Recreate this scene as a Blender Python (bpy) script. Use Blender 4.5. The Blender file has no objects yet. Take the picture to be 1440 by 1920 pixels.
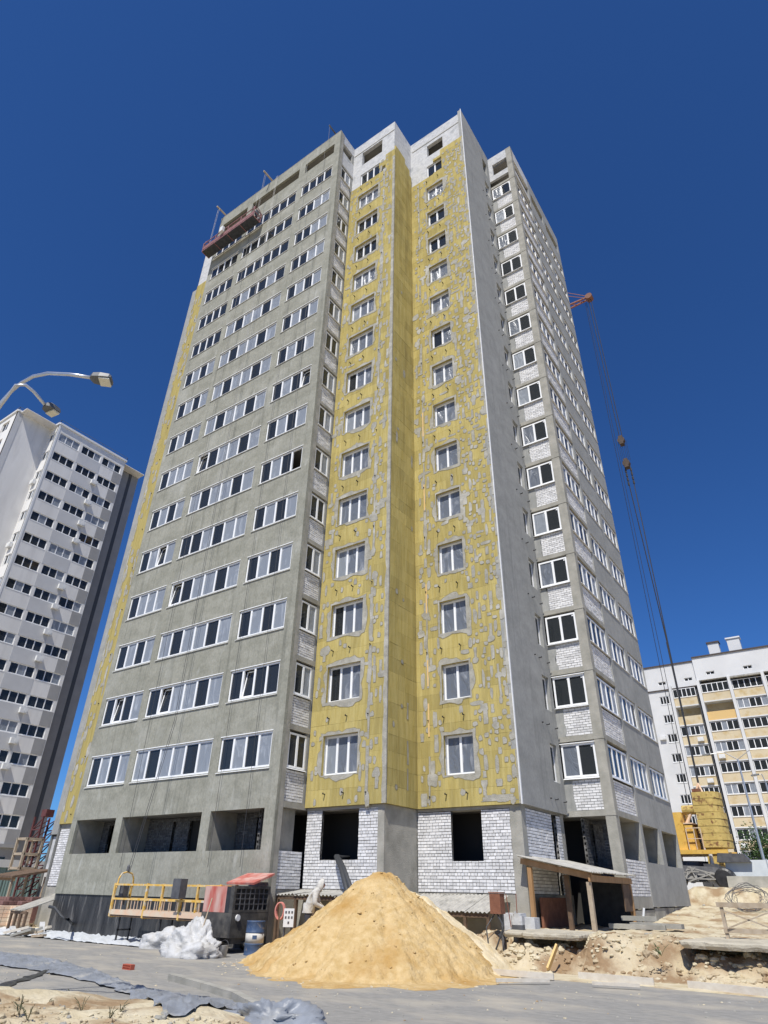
import bpy, bmesh, math, random
from mathutils import Vector, Matrix, noise as mnoise
random.seed(11)
scene = bpy.context.scene
col = scene.collection
rad = math.radians

# ------------------------------------------------------------------ camera
HC = 1.75
FPX, YAW, PITCH, ROLL = 1171.379, rad(125.2115), rad(31.2539), rad(1.13187)
_F = Vector((math.cos(PITCH)*math.cos(YAW), math.cos(PITCH)*math.sin(YAW), math.sin(PITCH)))
_R0 = Vector((math.sin(YAW), -math.cos(YAW), 0)); _U0 = _R0.cross(_F)
_R = _R0*math.cos(ROLL) + _U0*math.sin(ROLL); _U = _U0*math.cos(ROLL) - _R0*math.sin(ROLL)
cam_d = bpy.data.cameras.new('camera'); cam = bpy.data.objects.new('camera', cam_d); col.objects.link(cam)
cam.matrix_world = Matrix(((_R.x, _U.x, -_F.x, 0), (_R.y, _U.y, -_F.y, 0), (_R.z, _U.z, -_F.z, HC), (0, 0, 0, 1)))
cam_d.sensor_fit = 'VERTICAL'; cam_d.sensor_height = 24.0; cam_d.sensor_width = 24.0
cam_d.lens = FPX/1920*24.0; cam_d.clip_start = .1; cam_d.clip_end = 4000
scene.camera = cam

# ------------------------------------------------------------------ world and sun
SUN = Vector((0.207, -0.637, 1.0)).normalized()
world = bpy.data.worlds.new('World'); scene.world = world; world.use_nodes = True
nt = world.node_tree; nt.nodes.clear()
sky = nt.nodes.new('ShaderNodeTexSky'); sky.sky_type = 'NISHITA'; sky.sun_disc = False
sky.sun_elevation = math.asin(SUN.z); sky.sun_rotation = math.atan2(SUN.x, SUN.y)
sky.altitude = 900; sky.air_density = 1.0; sky.dust_density = 0.25; sky.ozone_density = 6.0
bg = nt.nodes.new('ShaderNodeBackground'); bg.inputs['Strength'].default_value = 0.066
wo = nt.nodes.new('ShaderNodeOutputWorld')
hs = nt.nodes.new('ShaderNodeMix'); hs.data_type = 'RGBA'; hs.blend_type = 'MULTIPLY'; hs.inputs[0].default_value = 1.0; hs.inputs[7].default_value = (.58, 1.07, 1.68, 1)   # deep, clear, dry-air blue
nt.links.new(sky.outputs[0], hs.inputs[6]); nt.links.new(hs.outputs[2], bg.inputs['Color']); nt.links.new(bg.outputs[0], wo.inputs['Surface'])
sun_d = bpy.data.lights.new('sun', 'SUN'); sun_d.energy = 4.9; sun_d.angle = rad(.5); sun_d.color = (1.0, .965, .90)
sun = bpy.data.objects.new('sun', sun_d); col.objects.link(sun); sun.location = (0, 0, 80)
sun.rotation_euler = SUN.to_track_quat('Z', 'Y').to_euler()
vs = scene.view_settings
vs.view_transform = 'Standard'; vs.look = 'None'; vs.gamma = 1.0; vs.exposure = 0.0; vs.use_curve_mapping = False
scene.cycles.max_bounces = 6; scene.cycles.transparent_max_bounces = 6; scene.cycles.use_denoising = True

# ------------------------------------------------------------------ pixel helpers (directions only; distance from what a thing touches)
def ray(px, py): return _F + _R*((px-720)/FPX) - _U*((py-960)/FPX)
def at_z(px, py, z=0.0): d = ray(px, py); t = (z-HC)/d.z; return Vector((d.x*t, d.y*t, z))
def at_d(px, py, dist): d = ray(px, py); t = dist/math.hypot(d.x, d.y); return Vector((d.x*t, d.y*t, HC+d.z*t))
def at_y(px, py, Y): d = ray(px, py); t = Y/d.y; return Vector((d.x*t, Y, HC+d.z*t))
def at_x(px, py, X): d = ray(px, py); t = X/d.x; return Vector((X, d.y*t, HC+d.z*t))

# ------------------------------------------------------------------ materials
MATS = {}
def mat(name, c1, c2=None, scale=3.0, rough=.8, bump=.0, bscale=40., c3=None, c3scale=.6, c3thr=(.55, .75), stretch=None,
        metal=0.0, spec=None, island=0.0, detail=6.0, coat=0.0, fac=(.35, .65)):
    if name in MATS: return MATS[name]
    m = bpy.data.materials.new(name); m.use_nodes = True; n = m.node_tree.nodes; l = m.node_tree.links
    b = n['Principled BSDF']; b.inputs['Roughness'].default_value = rough; b.inputs['Metallic'].default_value = metal
    if spec is not None: b.inputs['Specular IOR Level'].default_value = spec
    if coat: b.inputs['Coat Weight'].default_value = coat
    geo = n.new('ShaderNodeNewGeometry'); mp = n.new('ShaderNodeMapping'); l.new(geo.outputs['Position'], mp.inputs['Vector'])
    if stretch: mp.inputs['Scale'].default_value = stretch
    def nz(s, d=detail, src=mp, r=.55):
        t = n.new('ShaderNodeTexNoise'); t.inputs['Scale'].default_value = s; t.inputs['Detail'].default_value = d
        t.inputs['Roughness'].default_value = r
        l.new(src.outputs[0], t.inputs['Vector']); return t
    def mix(f, a, bb, mode='MIX'):
        x = n.new('ShaderNodeMix'); x.data_type = 'RGBA'; x.blend_type = mode
        for sock, v in ((x.inputs[0], f), (x.inputs[6], a), (x.inputs[7], bb)):
            if isinstance(v, bpy.types.NodeSocket): l.new(v, sock)
            elif isinstance(v, float): sock.default_value = v
            else: sock.default_value = (*v, 1)
        return x.outputs[2]
    def rng(v, a, c, o0=0., o1=1.):
        x = n.new('ShaderNodeMapRange'); x.inputs[1].default_value = a; x.inputs[2].default_value = c
        x.inputs[3].default_value = o0; x.inputs[4].default_value = o1; l.new(v, x.inputs[0]); return x.outputs[0]
    out = None
    if c2 is not None:
        out = mix(rng(nz(scale).outputs[0], *fac), c1, c2)
    if c3 is not None:
        out = mix(rng(nz(c3scale).outputs[0], *c3thr), out if out is not None else c1, c3)
    if island:
        oi = n.new('ShaderNodeObjectInfo'); ad = n.new('ShaderNodeMath'); ad.operation = 'ADD'
        l.new(geo.outputs['Random Per Island'], ad.inputs[0]); l.new(oi.outputs['Random'], ad.inputs[1])
        fr = n.new('ShaderNodeMath'); fr.operation = 'FRACT'; l.new(ad.outputs[0], fr.inputs[0])
        v = rng(fr.outputs[0], 0, 1, 1-island, 1+island*.4)
        cx = n.new('ShaderNodeCombineColor')
        for i in range(3): l.new(v, cx.inputs[i])
        out = mix(1.0, out if out is not None else c1, cx.outputs[0], 'MULTIPLY')
    if out is not None: l.new(out, b.inputs['Base Color'])
    else: b.inputs['Base Color'].default_value = (*c1, 1)
    if bump:
        bp = n.new('ShaderNodeBump'); bp.inputs['Strength'].default_value = bump; bp.inputs['Distance'].default_value = .05
        l.new(nz(bscale, 8., geo if not stretch else mp).outputs[0], bp.inputs['Height']); l.new(bp.outputs[0], b.inputs['Normal'])
    MATS[name] = m; return m

def plaster_mat(name, c1, c2, dark, pale, bump=.25):
    """Cement render: trowel clouds, vertical run-down streaks, patches."""
    m = bpy.data.materials.new(name); m.use_nodes = True; n = m.node_tree.nodes; l = m.node_tree.links
    b = n['Principled BSDF']; b.inputs['Roughness'].default_value = .92; b.inputs['Specular IOR Level'].default_value = .25
    geo = n.new('ShaderNodeNewGeometry')
    def nz(s, sc=(1, 1, 1), d=5., r=.6):
        mp = n.new('ShaderNodeMapping'); mp.inputs['Scale'].default_value = sc; l.new(geo.outputs['Position'], mp.inputs[0])
        t = n.new('ShaderNodeTexNoise'); t.inputs['Scale'].default_value = s; t.inputs['Detail'].default_value = d
        t.inputs['Roughness'].default_value = r; l.new(mp.outputs[0], t.inputs[0]); return t.outputs[0]
    def rng(v, a, c, o0=0., o1=1.):
        x = n.new('ShaderNodeMapRange'); x.inputs[1].default_value = a; x.inputs[2].default_value = c
        x.inputs[3].default_value = o0; x.inputs[4].default_value = o1; l.new(v, x.inputs[0]); return x.outputs[0]
    def mix(f, a, bb):
        x = n.new('ShaderNodeMix'); x.data_type = 'RGBA'
        for sock, v in ((x.inputs[0], f), (x.inputs[6], a), (x.inputs[7], bb)):
            if isinstance(v, bpy.types.NodeSocket): l.new(v, sock)
            else: sock.default_value = (*v, 1)
        return x.outputs[2]
    c = mix(rng(nz(1.1, (1, 1, 1.6)), .36, .66), c1, c2)
    c = mix(rng(nz(14., (1, 1, .6), 8.), .40, .70, 0, .35), c, dark)
    c = mix(rng(nz(3.2, (1, 1, .045), 4.), .55, .78, 0, .7), c, dark)
    c = mix(rng(nz(7.0, (1, 1, .03), 3.), .62, .8, 0, .45), c, dark)
    c = mix(rng(nz(2.4, (1, 1, .35), 6.), .60, .78, 0, .65), c, pale)
    c = mix(rng(nz(.45, (1, 1, 1.)), .52, .75, 0, .4), c, pale)
    l.new(c, b.inputs['Base Color'])
    bp = n.new('ShaderNodeBump'); bp.inputs['Strength'].default_value = bump; bp.inputs['Distance'].default_value = .03
    l.new(nz(9., (1, 1, .7), 10., .65), bp.inputs['Height']); l.new(bp.outputs[0], b.inputs['Normal'])
    MATS[name] = m; return m

def glass_mat(name, base, rough, transp, bump=0.0, base2=None, tint=(.5, .55, .6)):
    m = bpy.data.materials.new(name); m.use_nodes = True; n = m.node_tree.nodes; l = m.node_tree.links
    b = n['Principled BSDF']; b.inputs['Roughness'].default_value = rough; b.inputs['Base Color'].default_value = (*base, 1)
    b.inputs['IOR'].default_value = 1.5
    geo = n.new('ShaderNodeNewGeometry')
    if base2 is not None:
        mp = n.new('ShaderNodeMapping'); mp.inputs['Scale'].default_value = (1, 1, .35); mp.inputs['Rotation'].default_value = (.5, .4, .2)
        l.new(geo.outputs['Position'], mp.inputs[0])
        t = n.new('ShaderNodeTexNoise'); t.inputs['Scale'].default_value = 2.2; t.inputs['Detail'].default_value = 7; t.inputs['Distortion'].default_value = 1.6
        l.new(mp.outputs[0], t.inputs[0])
        r = n.new('ShaderNodeMapRange'); r.inputs[1].default_value = .54; r.inputs[2].default_value = .72; l.new(t.outputs[0], r.inputs[0])
        x = n.new('ShaderNodeMix'); x.data_type = 'RGBA'; l.new(r.outputs[0], x.inputs[0]); x.inputs[6].default_value = (*base, 1); x.inputs[7].default_value = (*base2, 1)  # paler streaks in the colour imitate highlights on the wrinkled film
        l.new(x.outputs[2], b.inputs['Base Color'])
        if bump:
            bp = n.new('ShaderNodeBump'); bp.inputs['Strength'].default_value = bump; bp.inputs['Distance'].default_value = .12
            l.new(t.outputs[0], bp.inputs['Height']); l.new(bp.outputs[0], b.inputs['Normal'])
    tr = n.new('ShaderNodeBsdfTransparent'); tr.inputs[0].default_value = (*tint, 1)
    mx = n.new('ShaderNodeMixShader'); mx.inputs[0].default_value = transp
    out = n['Material Output']
    l.new(b.outputs[0], mx.inputs[1]); l.new(tr.outputs[0], mx.inputs[2]); l.new(mx.outputs[0], out.inputs[0])
    MATS[name] = m; return m

plaster_mat('cement_render', (.285, .28, .228), (.37, .362, .302), (.12, .122, .10), (.50, .497, .45), .5)
plaster_mat('grey_render', (.31, .31, .292), (.385, .383, .36), (.21, .212, .20), (.46, .455, .43), .3)
mat('concrete', (.30, .29, .25), (.41, .39, .34), 2.0, .9, .3, 25., (.23, .22, .19), .9, (.56, .75), spec=.2)
mat('interior_concrete', (.24, .235, .215), (.31, .30, .28), 1.5, .95, spec=.1)  # darker copy of concrete, indoor shade put into its colour
mat('bitumen', (.012, .012, .013), (.05, .05, .05), 2.5, .5, .4, 12., (.20, .19, .175), 3.0, (.56, .76), stretch=(1.4, 1.4, .22))
mat('gas_block', (.50, .50, .50), (.63, .63, .62), 5., .95, .3, 30., (.40, .41, .41), 1.4, (.55, .7), spec=.15)
mat('white_brick', (.80, .79, .78), (.70, .695, .69), 9., .9, .2, 60., island=.22, spec=.2)
mat('shaded_brick', (.13, .13, .132), (.19, .19, .19), 9., .95, .2, 60., island=.3, spec=.1)  # white brick recoloured dark, painting in the shade inside the loggias
mat('mortar', (.06, .057, .052), (.20, .19, .175), 14., .95, .3, 60., (.46, .45, .43), 1.3, (.50, .68), spec=.1)
mat('mineral_wool', (.445, .355, .12), (.53, .44, .18), 5.5, 1., .5, 14., (.36, .29, .11), 1.6, (.48, .74), stretch=(1.6, 1.6, .16), island=.16, spec=.05)
mat('adhesive', (.42, .40, .34), (.31, .295, .25), 4., .95, .35, 25., (.52, .50, .44), 1.6, (.5, .7), spec=.1)
mat('adhesive_rim', (.235, .20, .115), (.32, .275, .155), 6., .95, spec=.1)
mat('pvc_white', (.90, .90, .89), rough=.35)
mat('black_steel', (.02, .02, .022), rough=.5)
mat('white_sheet_metal', (.78, .78, .77), (.70, .70, .69), 5., .45)
glass_mat('glass_dark', (.035, .040, .044), .05, .22)
glass_mat('glass_film', (.27, .295, .33), .34, .08, .4, (.42, .45, .49))
glass_mat('film_sheet', (.18, .20, .235), .26, .15, .8, (.42, .44, .48))
mat('dark_core', (.055, .053, .05), rough=1., spec=.05)
mat('asphalt', (.262, .254, .234), (.325, .314, .288), 7., .95, .5, 60., (.44, .40, .33), .9, (.46, .70), spec=.15, stretch=(.62, 1.1, 1), detail=10.)
mat('soil', (.52, .44, .29), (.62, .55, .40), 2.6, 1., .9, 9., (.33, .23, .135), .9, (.49, .64), spec=.05)
mat('soil_bank', (.48, .39, .25), (.60, .52, .37), 2.2, 1., 1., 9., (.30, .205, .12), 1.1, (.44, .58), spec=.05)
mat('sand_orange', (.50, .345, .15), (.62, .46, .24), 5.0, 1., 1.0, 12., (.44, .26, .085), .8, (.50, .70), spec=.05)
mat('sand_pale', (.68, .55, .34), (.74, .63, .43), 4.2, 1., .6, 22., (.58, .44, .23), 1.2, (.5, .75), spec=.05)
mat('asbestos_sheet', (.36, .345, .31), (.48, .46, .41), 4., .95, .3, 30., (.26, .25, .22), 1.5, (.55, .7), spec=.1)
mat('dirty_slab', (.44, .40, .32), (.54, .49, .38), 3., 1., .6, 12., (.33, .30, .24), 1.5, (.5, .7), spec=.1)
mat('timber', (.34, .19, .08), (.42, .25, .12), 5., .8, .2, 20., stretch=(1, 1, .2))
mat('timber_weathered', (.36, .28, .19), (.46, .38, .28), 5., .9, .2, 20.)
mat('timber_pale', (.56, .50, .41), (.64, .59, .50), 5., .9, .2, 20.)
mat('hook_steel', (.05, .032, .022), (.085, .05, .034), 5., .7)
mat('timber_dark', (.10, .065, .04), (.16, .10, .06), 5., .85)
mat('rust_brown', (.17, .065, .035), (.24, .10, .055), 5., .75, .2, 20.)
mat('rusty_red', (.30, .10, .06), (.20, .07, .04), 5., .7)
mat('red_paint', (.46, .095, .07), (.55, .22, .17), 3., .6, 0., 1., (.58, .38, .32), 2.6, (.42, .62), stretch=(1, 1, .3))
mat('black_paint', (.018, .018, .02), (.04, .04, .042), 5., .45)
mat('dusty_black', (.035, .034, .033), (.085, .08, .072), 5., .7, 0., 1., (.16, .145, .12), 2.2, (.52, .75))
mat('dark_grey_metal', (.07, .07, .075), (.12, .12, .125), 4., .5)
mat('yellow_cradle', (.70, .40, .045), (.74, .52, .20), 6., .55, 0., 1., (.62, .56, .45), 5., (.54, .66))
mat('cream_paint', (.66, .56, .42), (.72, .48, .32), 4., .6)
mat('pink_primer', (.21, .085, .085), (.31, .155, .15), 5., .7)
mat('crane_yellow', (.72, .43, .075), (.78, .50, .12), 3., .6, .1, 8., (.40, .20, .05), 2.6, (.56, .72))
mat('crane_yellow_dirty', (.60, .45, .15), (.50, .36, .11), 4., .8, .3, 10., (.22, .11, .045), 3.2, (.55, .66))
mat('steel_cable', (.035, .035, .037), rough=.5)
mat('galvanised', (.55, .56, .57), (.62, .63, .64), 6., .35, metal=.7)
mat('lamp_grey', (.10, .105, .11), rough=.5)
mat('lamp_lens', (.62, .58, .44), (.70, .67, .55), 30., .3)
mat('white_bag', (.56, .555, .54), (.47, .465, .45), 5., .6, .6, 9., (.40, .385, .35), 2.4, (.52, .72))
mat('white_film', (.72, .745, .76), (.60, .63, .65), 4., .45, .5, 6.)
mat('grey_film', (.20, .215, .24), (.28, .30, .33), 4., .42, .5, 7., (.46, .44, .39), 1.2, (.58, .75))
mat('black_film', (.012, .012, .013), (.03, .03, .032), 5., .3, .5, 6.)
mat('drum_blue', (.035, .07, .15), (.07, .11, .19), 8., .5, .1, 10., (.28, .24, .20), 5., (.56, .64))
mat('drum_white', (.62, .60, .55), (.50, .48, .43), 8., .6)
mat('galv_bucket', (.30, .29, .27), (.38, .37, .34), 8., .6)
mat('dark_red_paint', (.10, .028, .026), (.15, .05, .045), 5., .7)
mat('dull_brick', (.20, .10, .085), (.27, .15, .13), 6., .9)
mat('red_brick', (.42, .095, .055), rough=.85)
mat('cloth_white', (.60, .575, .52), (.50, .475, .42), 12., .9, .3, 18.)
mat('cloth_dark', (.035, .037, .045), (.05, .05, .06), 12., .9)
mat('skin', (.45, .24, .16), rough=.6)
mat('tower_white', (.70, .685, .655), (.77, .755, .725), .6, .9, .1, 25., (.64, .625, .60), 1.5, (.5, .75), stretch=(1, 1, .15))
mat('tower_grey', (.29, .285, .28), (.33, .325, .32), .8, .9)
mat('tower_midgrey', (.52, .52, .52), (.57, .57, .57), .8, .9)
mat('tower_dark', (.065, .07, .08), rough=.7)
mat('block_white', (.66, .66, .65), (.72, .72, .71), .5, .9, .1, 10., (.58, .585, .58), .25, (.5, .7))
mat('block_yellow', (.60, .50, .33), (.66, .56, .38), .8, .9, 0., 1., (.55, .41, .20), .9, (.5, .7))
mat('block_orange', (.70, .48, .20), rough=.85)
mat('roof_edge', (.07, .055, .05), rough=.7)
glass_mat('far_glass', (.02, .024, .03), .08, 0.0)
glass_mat('far_glass_pale', (.24, .30, .34), .15, 0.0)
mat('ac_white', (.74, .74, .72), rough=.5)
mat('leaf_dark', (.035, .075, .018), (.06, .12, .03), 1.5, .7)
mat('leaf_dry', (.10, .10, .05), rough=.8)
mat('fence_green', (.16, .24, .23), rough=.6)
mat('fence_white', (.68, .72, .74), (.60, .64, .66), 2., .5)
mat('hose', (.05, .052, .055), rough=.55)
mat('pink_reel', (.66, .25, .20), rough=.55)

# ------------------------------------------------------------------ mesh builder
class MB:
    def __init__(s): s.v = []; s.f = []
    def quad(s, a, b, c, d):
        i = len(s.v); s.v += [tuple(a), tuple(b), tuple(c), tuple(d)]; s.f.append((i, i+1, i+2, i+3))
    def poly(s, pts):
        i = len(s.v); s.v += [tuple(p) for p in pts]; s.f.append(tuple(range(i, i+len(pts))))
    def hexa(s, p):
        i = len(s.v); s.v += [tuple(q) for q in p]
        for f in ((0, 3, 2, 1), (4, 5, 6, 7), (0, 1, 5, 4), (1, 2, 6, 5), (2, 3, 7, 6), (3, 0, 4, 7)): s.f.append(tuple(i+k for k in f))
        return s
    def box(s, x0, x1, y0, y1, z0, z1):
        return s.hexa([(x0, y0, z0), (x1, y0, z0), (x1, y1, z0), (x0, y1, z0), (x0, y0, z1), (x1, y0, z1), (x1, y1, z1), (x0, y1, z1)])
    def bar(s, a, b, w, h=None, up=(0, 0, 1)):
        a = Vector(a); b = Vector(b); h = w if h is None else h; t = (b-a)
        if t.length < 1e-6: return s
        t.normalize(); u = Vector(up); r = t.cross(u)
        if r.length < 1e-3: r = t.cross(Vector((1, 0, 0)))
        r.normalize(); u = r.cross(t); r = r*w/2; u = u*h/2
        return s.hexa([a-r-u, a+r-u, a+r+u, a-r+u, b-r-u, b+r-u, b+r+u, b-r+u])
    def tube(s, pts, r, n=8, cap=True):
        pts = [Vector(p) for p in pts]; i0 = len(s.v); rr = r if hasattr(r, '__len__') else [r]*len(pts)
        prev = None
        for k, p in enumerate(pts):
            t = (pts[min(k+1, len(pts)-1)]-pts[max(k-1, 0)]); t.normalize()
            if prev is None:
                a = t.cross(Vector((0, 0, 1)))
                if a.length < 1e-3: a = t.cross(Vector((1, 0, 0)))
            else: a = prev - t*prev.dot(t)
            a.normalize(); prev = a; b = t.cross(a)
            for j in range(n):
                g = 2*math.pi*j/n; s.v.append(tuple(p + (a*math.cos(g)+b*math.sin(g))*rr[k]))
        for k in range(len(pts)-1):
            for j in range(n):
                s.f.append((i0+k*n+j, i0+k*n+(j+1) % n, i0+(k+1)*n+(j+1) % n, i0+(k+1)*n+j))
        if cap:
            s.f.append(tuple(i0+j for j in reversed(range(n)))); e = i0+(len(pts)-1)*n; s.f.append(tuple(e+j for j in range(n)))
        return s
    def lathe(s, c, prof, n=20, axis=(0, 0, 1)):
        c = Vector(c); ax = Vector(axis).normalized()
        return s.tube([c+ax*z for _, z in prof], [max(r, 1e-4) for r, _ in prof], n) if len(prof) > 1 else s
    def prism(s, pts, z0, z1):
        i = len(s.v); n = len(pts); s.v += [(x, y, z0) for x, y in pts]+[(x, y, z1) for x, y in pts]
        s.f.append(tuple(i+k for k in reversed(range(n)))); s.f.append(tuple(i+n+k for k in range(n)))
        for k in range(n): s.f.append((i+k, i+(k+1) % n, i+n+(k+1) % n, i+n+k))
        return s
    def grid(s, fn, nu, nv):
        i = len(s.v)
        for a in range(nu+1):
            for b in range(nv+1): s.v.append(tuple(fn(a/nu, b/nv)))
        for a in range(nu):
            for b in range(nv):
                k = i+a*(nv+1)+b; s.f.append((k, k+nv+1, k+nv+2, k+1))
        return s
    def mesh(s, name, mt, smooth=False):
        me = bpy.data.meshes.new(name); me.from_pydata(s.v, [], s.f); me.update()
        if mt: me.materials.append(MATS[mt])
        if smooth: me.shade_smooth()
        return me
    def build(s, name, mt, parent=None, smooth=False, **tags):
        o = bpy.data.objects.new(name, s.mesh(name, mt, smooth)); col.objects.link(o)
        if parent is not None: hang(o, parent)
        for k, v in tags.items(): o[k] = v
        return o

WORLDPOS = {}
def hang(o, parent):
    """Parent a mesh written in world coordinates: undo the parent's own place."""
    o.parent = parent
    w = WORLDPOS.get(parent.name, Vector((0, 0, 0))); o.location = o.location - w
def thing(name, label, cat, loc=(0, 0, 0), group=None, kind=None):
    o = bpy.data.objects.new(name, None); col.objects.link(o); o.location = loc; o.empty_display_size = .3
    o['label'] = label
    if cat: o['category'] = cat
    if group: o['group'] = group
    if kind: o['kind'] = kind
    WORLDPOS[o.name] = Vector(loc); return o
def tag(o, label, cat, group=None, kind=None):
    o['label'] = label
    if cat: o['category'] = cat
    if group: o['group'] = group
    if kind: o['kind'] = kind
    return o
def place(me, name, parent, loc, rz=0.0):
    """A part with shared mesh data, at a world place."""
    o = bpy.data.objects.new(name, me); col.objects.link(o); o.parent = parent
    o.location = Vector(loc) - WORLDPOS.get(parent.name, Vector((0, 0, 0))); o.rotation_euler = (0, 0, rz); return o
def sub(me, name, part, loc=(0, 0, 0)):
    o = bpy.data.objects.new(name, me); col.objects.link(o); o.parent = part; o.location = loc; return o
def ss(a, b, x):
    t = min(1., max(0., (x-a)/(b-a))); return t*t*(3-2*t)
def fbm(x, y, z=0., o=4):
    return mnoise.fractal(Vector((x, y, z)), .9, 2.1, o)

class Face:
    """A vertical facade plane. A faces look towards -Y, B faces towards +X. map(s, d, z): s along it, d inwards."""
    def __init__(self, kind, c): self.k = kind; self.c = c; self.rz = 0.0 if kind == 'A' else math.pi/2
    def map(self, s, d, z): return (s, self.c+d, z) if self.k == 'A' else (self.c-d, s, z)
    def box(self, mb, s0, s1, d0, d1, z0, z1):
        p = [self.map(*q) for q in ((s0, d0, z0), (s1, d0, z0), (s1, d1, z0), (s0, d1, z0), (s0, d0, z1), (s1, d0, z1), (s1, d1, z1), (s0, d1, z1))]
        return mb.hexa(p)
    def wall(self, mb, s0, s1, z0, z1, d0, d1, openings=()):
        ops = [o for o in openings if o[1] > s0 and o[0] < s1 and o[3] > z0 and o[2] < z1]
        S = sorted({s0, s1, *[max(s0, min(s1, v)) for o in ops for v in o[:2]]}); Zs = sorted({z0, z1, *[max(z0, min(z1, v)) for o in ops for v in o[2:]]})
        full = {}
        for i in range(len(S)-1):
            for j in range(len(Zs)-1):
                c = ((S[i]+S[i+1])/2, (Zs[j]+Zs[j+1])/2)
                full[i, j] = not any(o[0] < c[0] < o[1] and o[2] < c[1] < o[3] for o in ops)
        M = self.map
        for (i, j), ok in full.items():
            if not ok: continue
            a, b, c, d = S[i], S[i+1], Zs[j], Zs[j+1]
            mb.quad(M(a, d0, c), M(b, d0, c), M(b, d0, d), M(a, d0, d)); mb.quad(M(b, d1, c), M(a, d1, c), M(a, d1, d), M(b, d1, d))
            if not full.get((i-1, j)): mb.quad(M(a, d1, c), M(a, d0, c), M(a, d0, d), M(a, d1, d))
            if not full.get((i+1, j)): mb.quad(M(b, d0, c), M(b, d1, c), M(b, d1, d), M(b, d0, d))
            if not full.get((i, j-1)): mb.quad(M(a, d1, c), M(b, d1, c), M(b, d0, c), M(a, d0, c))
            if not full.get((i, j+1)): mb.quad(M(a, d0, d), M(b, d0, d), M(b, d1, d), M(a, d1, d))
        return mb

def cut(rects, hole):
    out = []
    for a, b, c, d in rects:
        e, f, g, h = hole
        if e >= b or f <= a or g >= d or h <= c: out.append((a, b, c, d)); continue
        if e > a: out.append((a, e, c, d))
        if f < b: out.append((f, b, c, d))
        m0, m1 = max(a, e), min(b, f)
        if g > c: out.append((m0, m1, c, g))
        if h < d: out.append((m0, m1, h, d))
    return [r for r in out if r[1]-r[0] > .03 and r[3]-r[2] > .025]
# ------------------------------------------------------------------ ground
def gz(x, y):
    w = .35*fbm(x*.5, y*.5, 3.)
    bx = ss(-11.4, -9.9, x+.4*w)
    hol = max(ss(-9.9, -9.2, x)*ss(-6.9, -7.5, x), ss(-4.9, -4.2, x))          # hollows under the slabs
    w += .22*fbm(x*1.6, y*1.6, 6.)
    z = bx*max(.80*ss(18.95+1.35*hol, 20.15+.75*hol, y+w*(1-.6*hol)), hol*.50*ss(18.9, 20.15, y+1.3*w))
    z += bx*.58*ss(27.0, 36.0, y)*ss(-10, -8, x)
    z += .78*ss(37.6, 38.5, y+.5*w)*ss(-9.6, -7.9, x+.35*(y-38)*0)
    if z > .02 and y < 45:
        k = min(1, z*4)*(.45+.55*ss(21.6, 20.2, y)); z += k*(.15*fbm(x*1.5, y*1.5, 1.)+.10*fbm(x*4.5, y*4.5, 2.)+.05*abs(fbm(x*9, y*9, 4.)))
    # spoil mound on the near corner, inside the kerb
    nx, ny = .2, -.98                                      # towards the camera from the mound's edge line
    sd = (x+8.9)*nx + (y-8.9)*ny + .25*fbm(x*.6, y*.6, 8.)
    m = ss(-.25, 1.9, sd)*ss(-5.2, -8.2, x)*ss(1., 4.5, y)
    if m > 0: z += m*(.40 + .10*fbm(x*.8, y*.8, 5.)+.03*fbm(x*4, y*4, 5.))
    return z
def spaced(lo, hi, step, far):
    a = [lo+i*step for i in range(int((hi-lo)/step)+1)]; g = step; b = []; v = lo
    while v > -far: g *= 1.5; v -= g; b.append(v)
    c = []; g = step; v = a[-1]
    while v < far: g *= 1.5; v += g; c.append(v)
    return sorted(b)+a+c
gx = spaced(-18., 6., .17, 1500); gy = spaced(4., 41., .17, 1500)
mb = MB(); mb.v = [(x, y, gz(x, y)) for x in gx for y in gy]; n = len(gy)
mb.f = [(i*n+j, (i+1)*n+j, (i+1)*n+j+1, i*n+j+1) for i in range(len(gx)-1) for j in range(n-1)]
g = mb.build('ground', 'soil', None, True, kind='structure'); g.data.materials.append(MATS['soil_bank'])
for p_ in g.data.polygons:
    if p_.center.y > 17.5+.6*fbm(p_.center.x, p_.center.y) and p_.center.y < 20.6+.8*fbm(p_.center.x*.8, 3.) and p_.center.x > -14: p_.material_index = 1
g['label'] = 'pale sandy soil of the building site'
# road sheet: follows the ground 6 mm above it, ends along a ragged dusty edge
mb = MB(); xs = [-75+i*2.5 for i in range(20)]+[-25+i*.5 for i in range(71)]; ys = [-12+i*.5 for i in range(63)]
def road_h(x, y):
    return .006
idx = {}
for i, x in enumerate(xs):
    for j, y in enumerate(ys):
        yy = y
        if y > 18.7: yy = y if x < -11.6 else 18.7
        idx[i, j] = len(mb.v); mb.v.append((x, yy, gz(x, yy)*0+road_h(x, yy)))
for i in range(len(xs)-1):
    for j in range(len(ys)-1):
        x, y = xs[i]+.3, ys[j]+.3
        if y > 18.4 and x > -12.2: continue
        if max(gz(xs[i], ys[j]), gz(xs[i+1], ys[j+1])) > .03: continue
        mb.f.append((idx[i, j], idx[i+1, j], idx[i+1, j+1], idx[i, j+1]))
rd = mb.build('road', 'asphalt', None, kind='structure'); rd['label'] = 'dusty grey asphalt site road'

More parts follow.
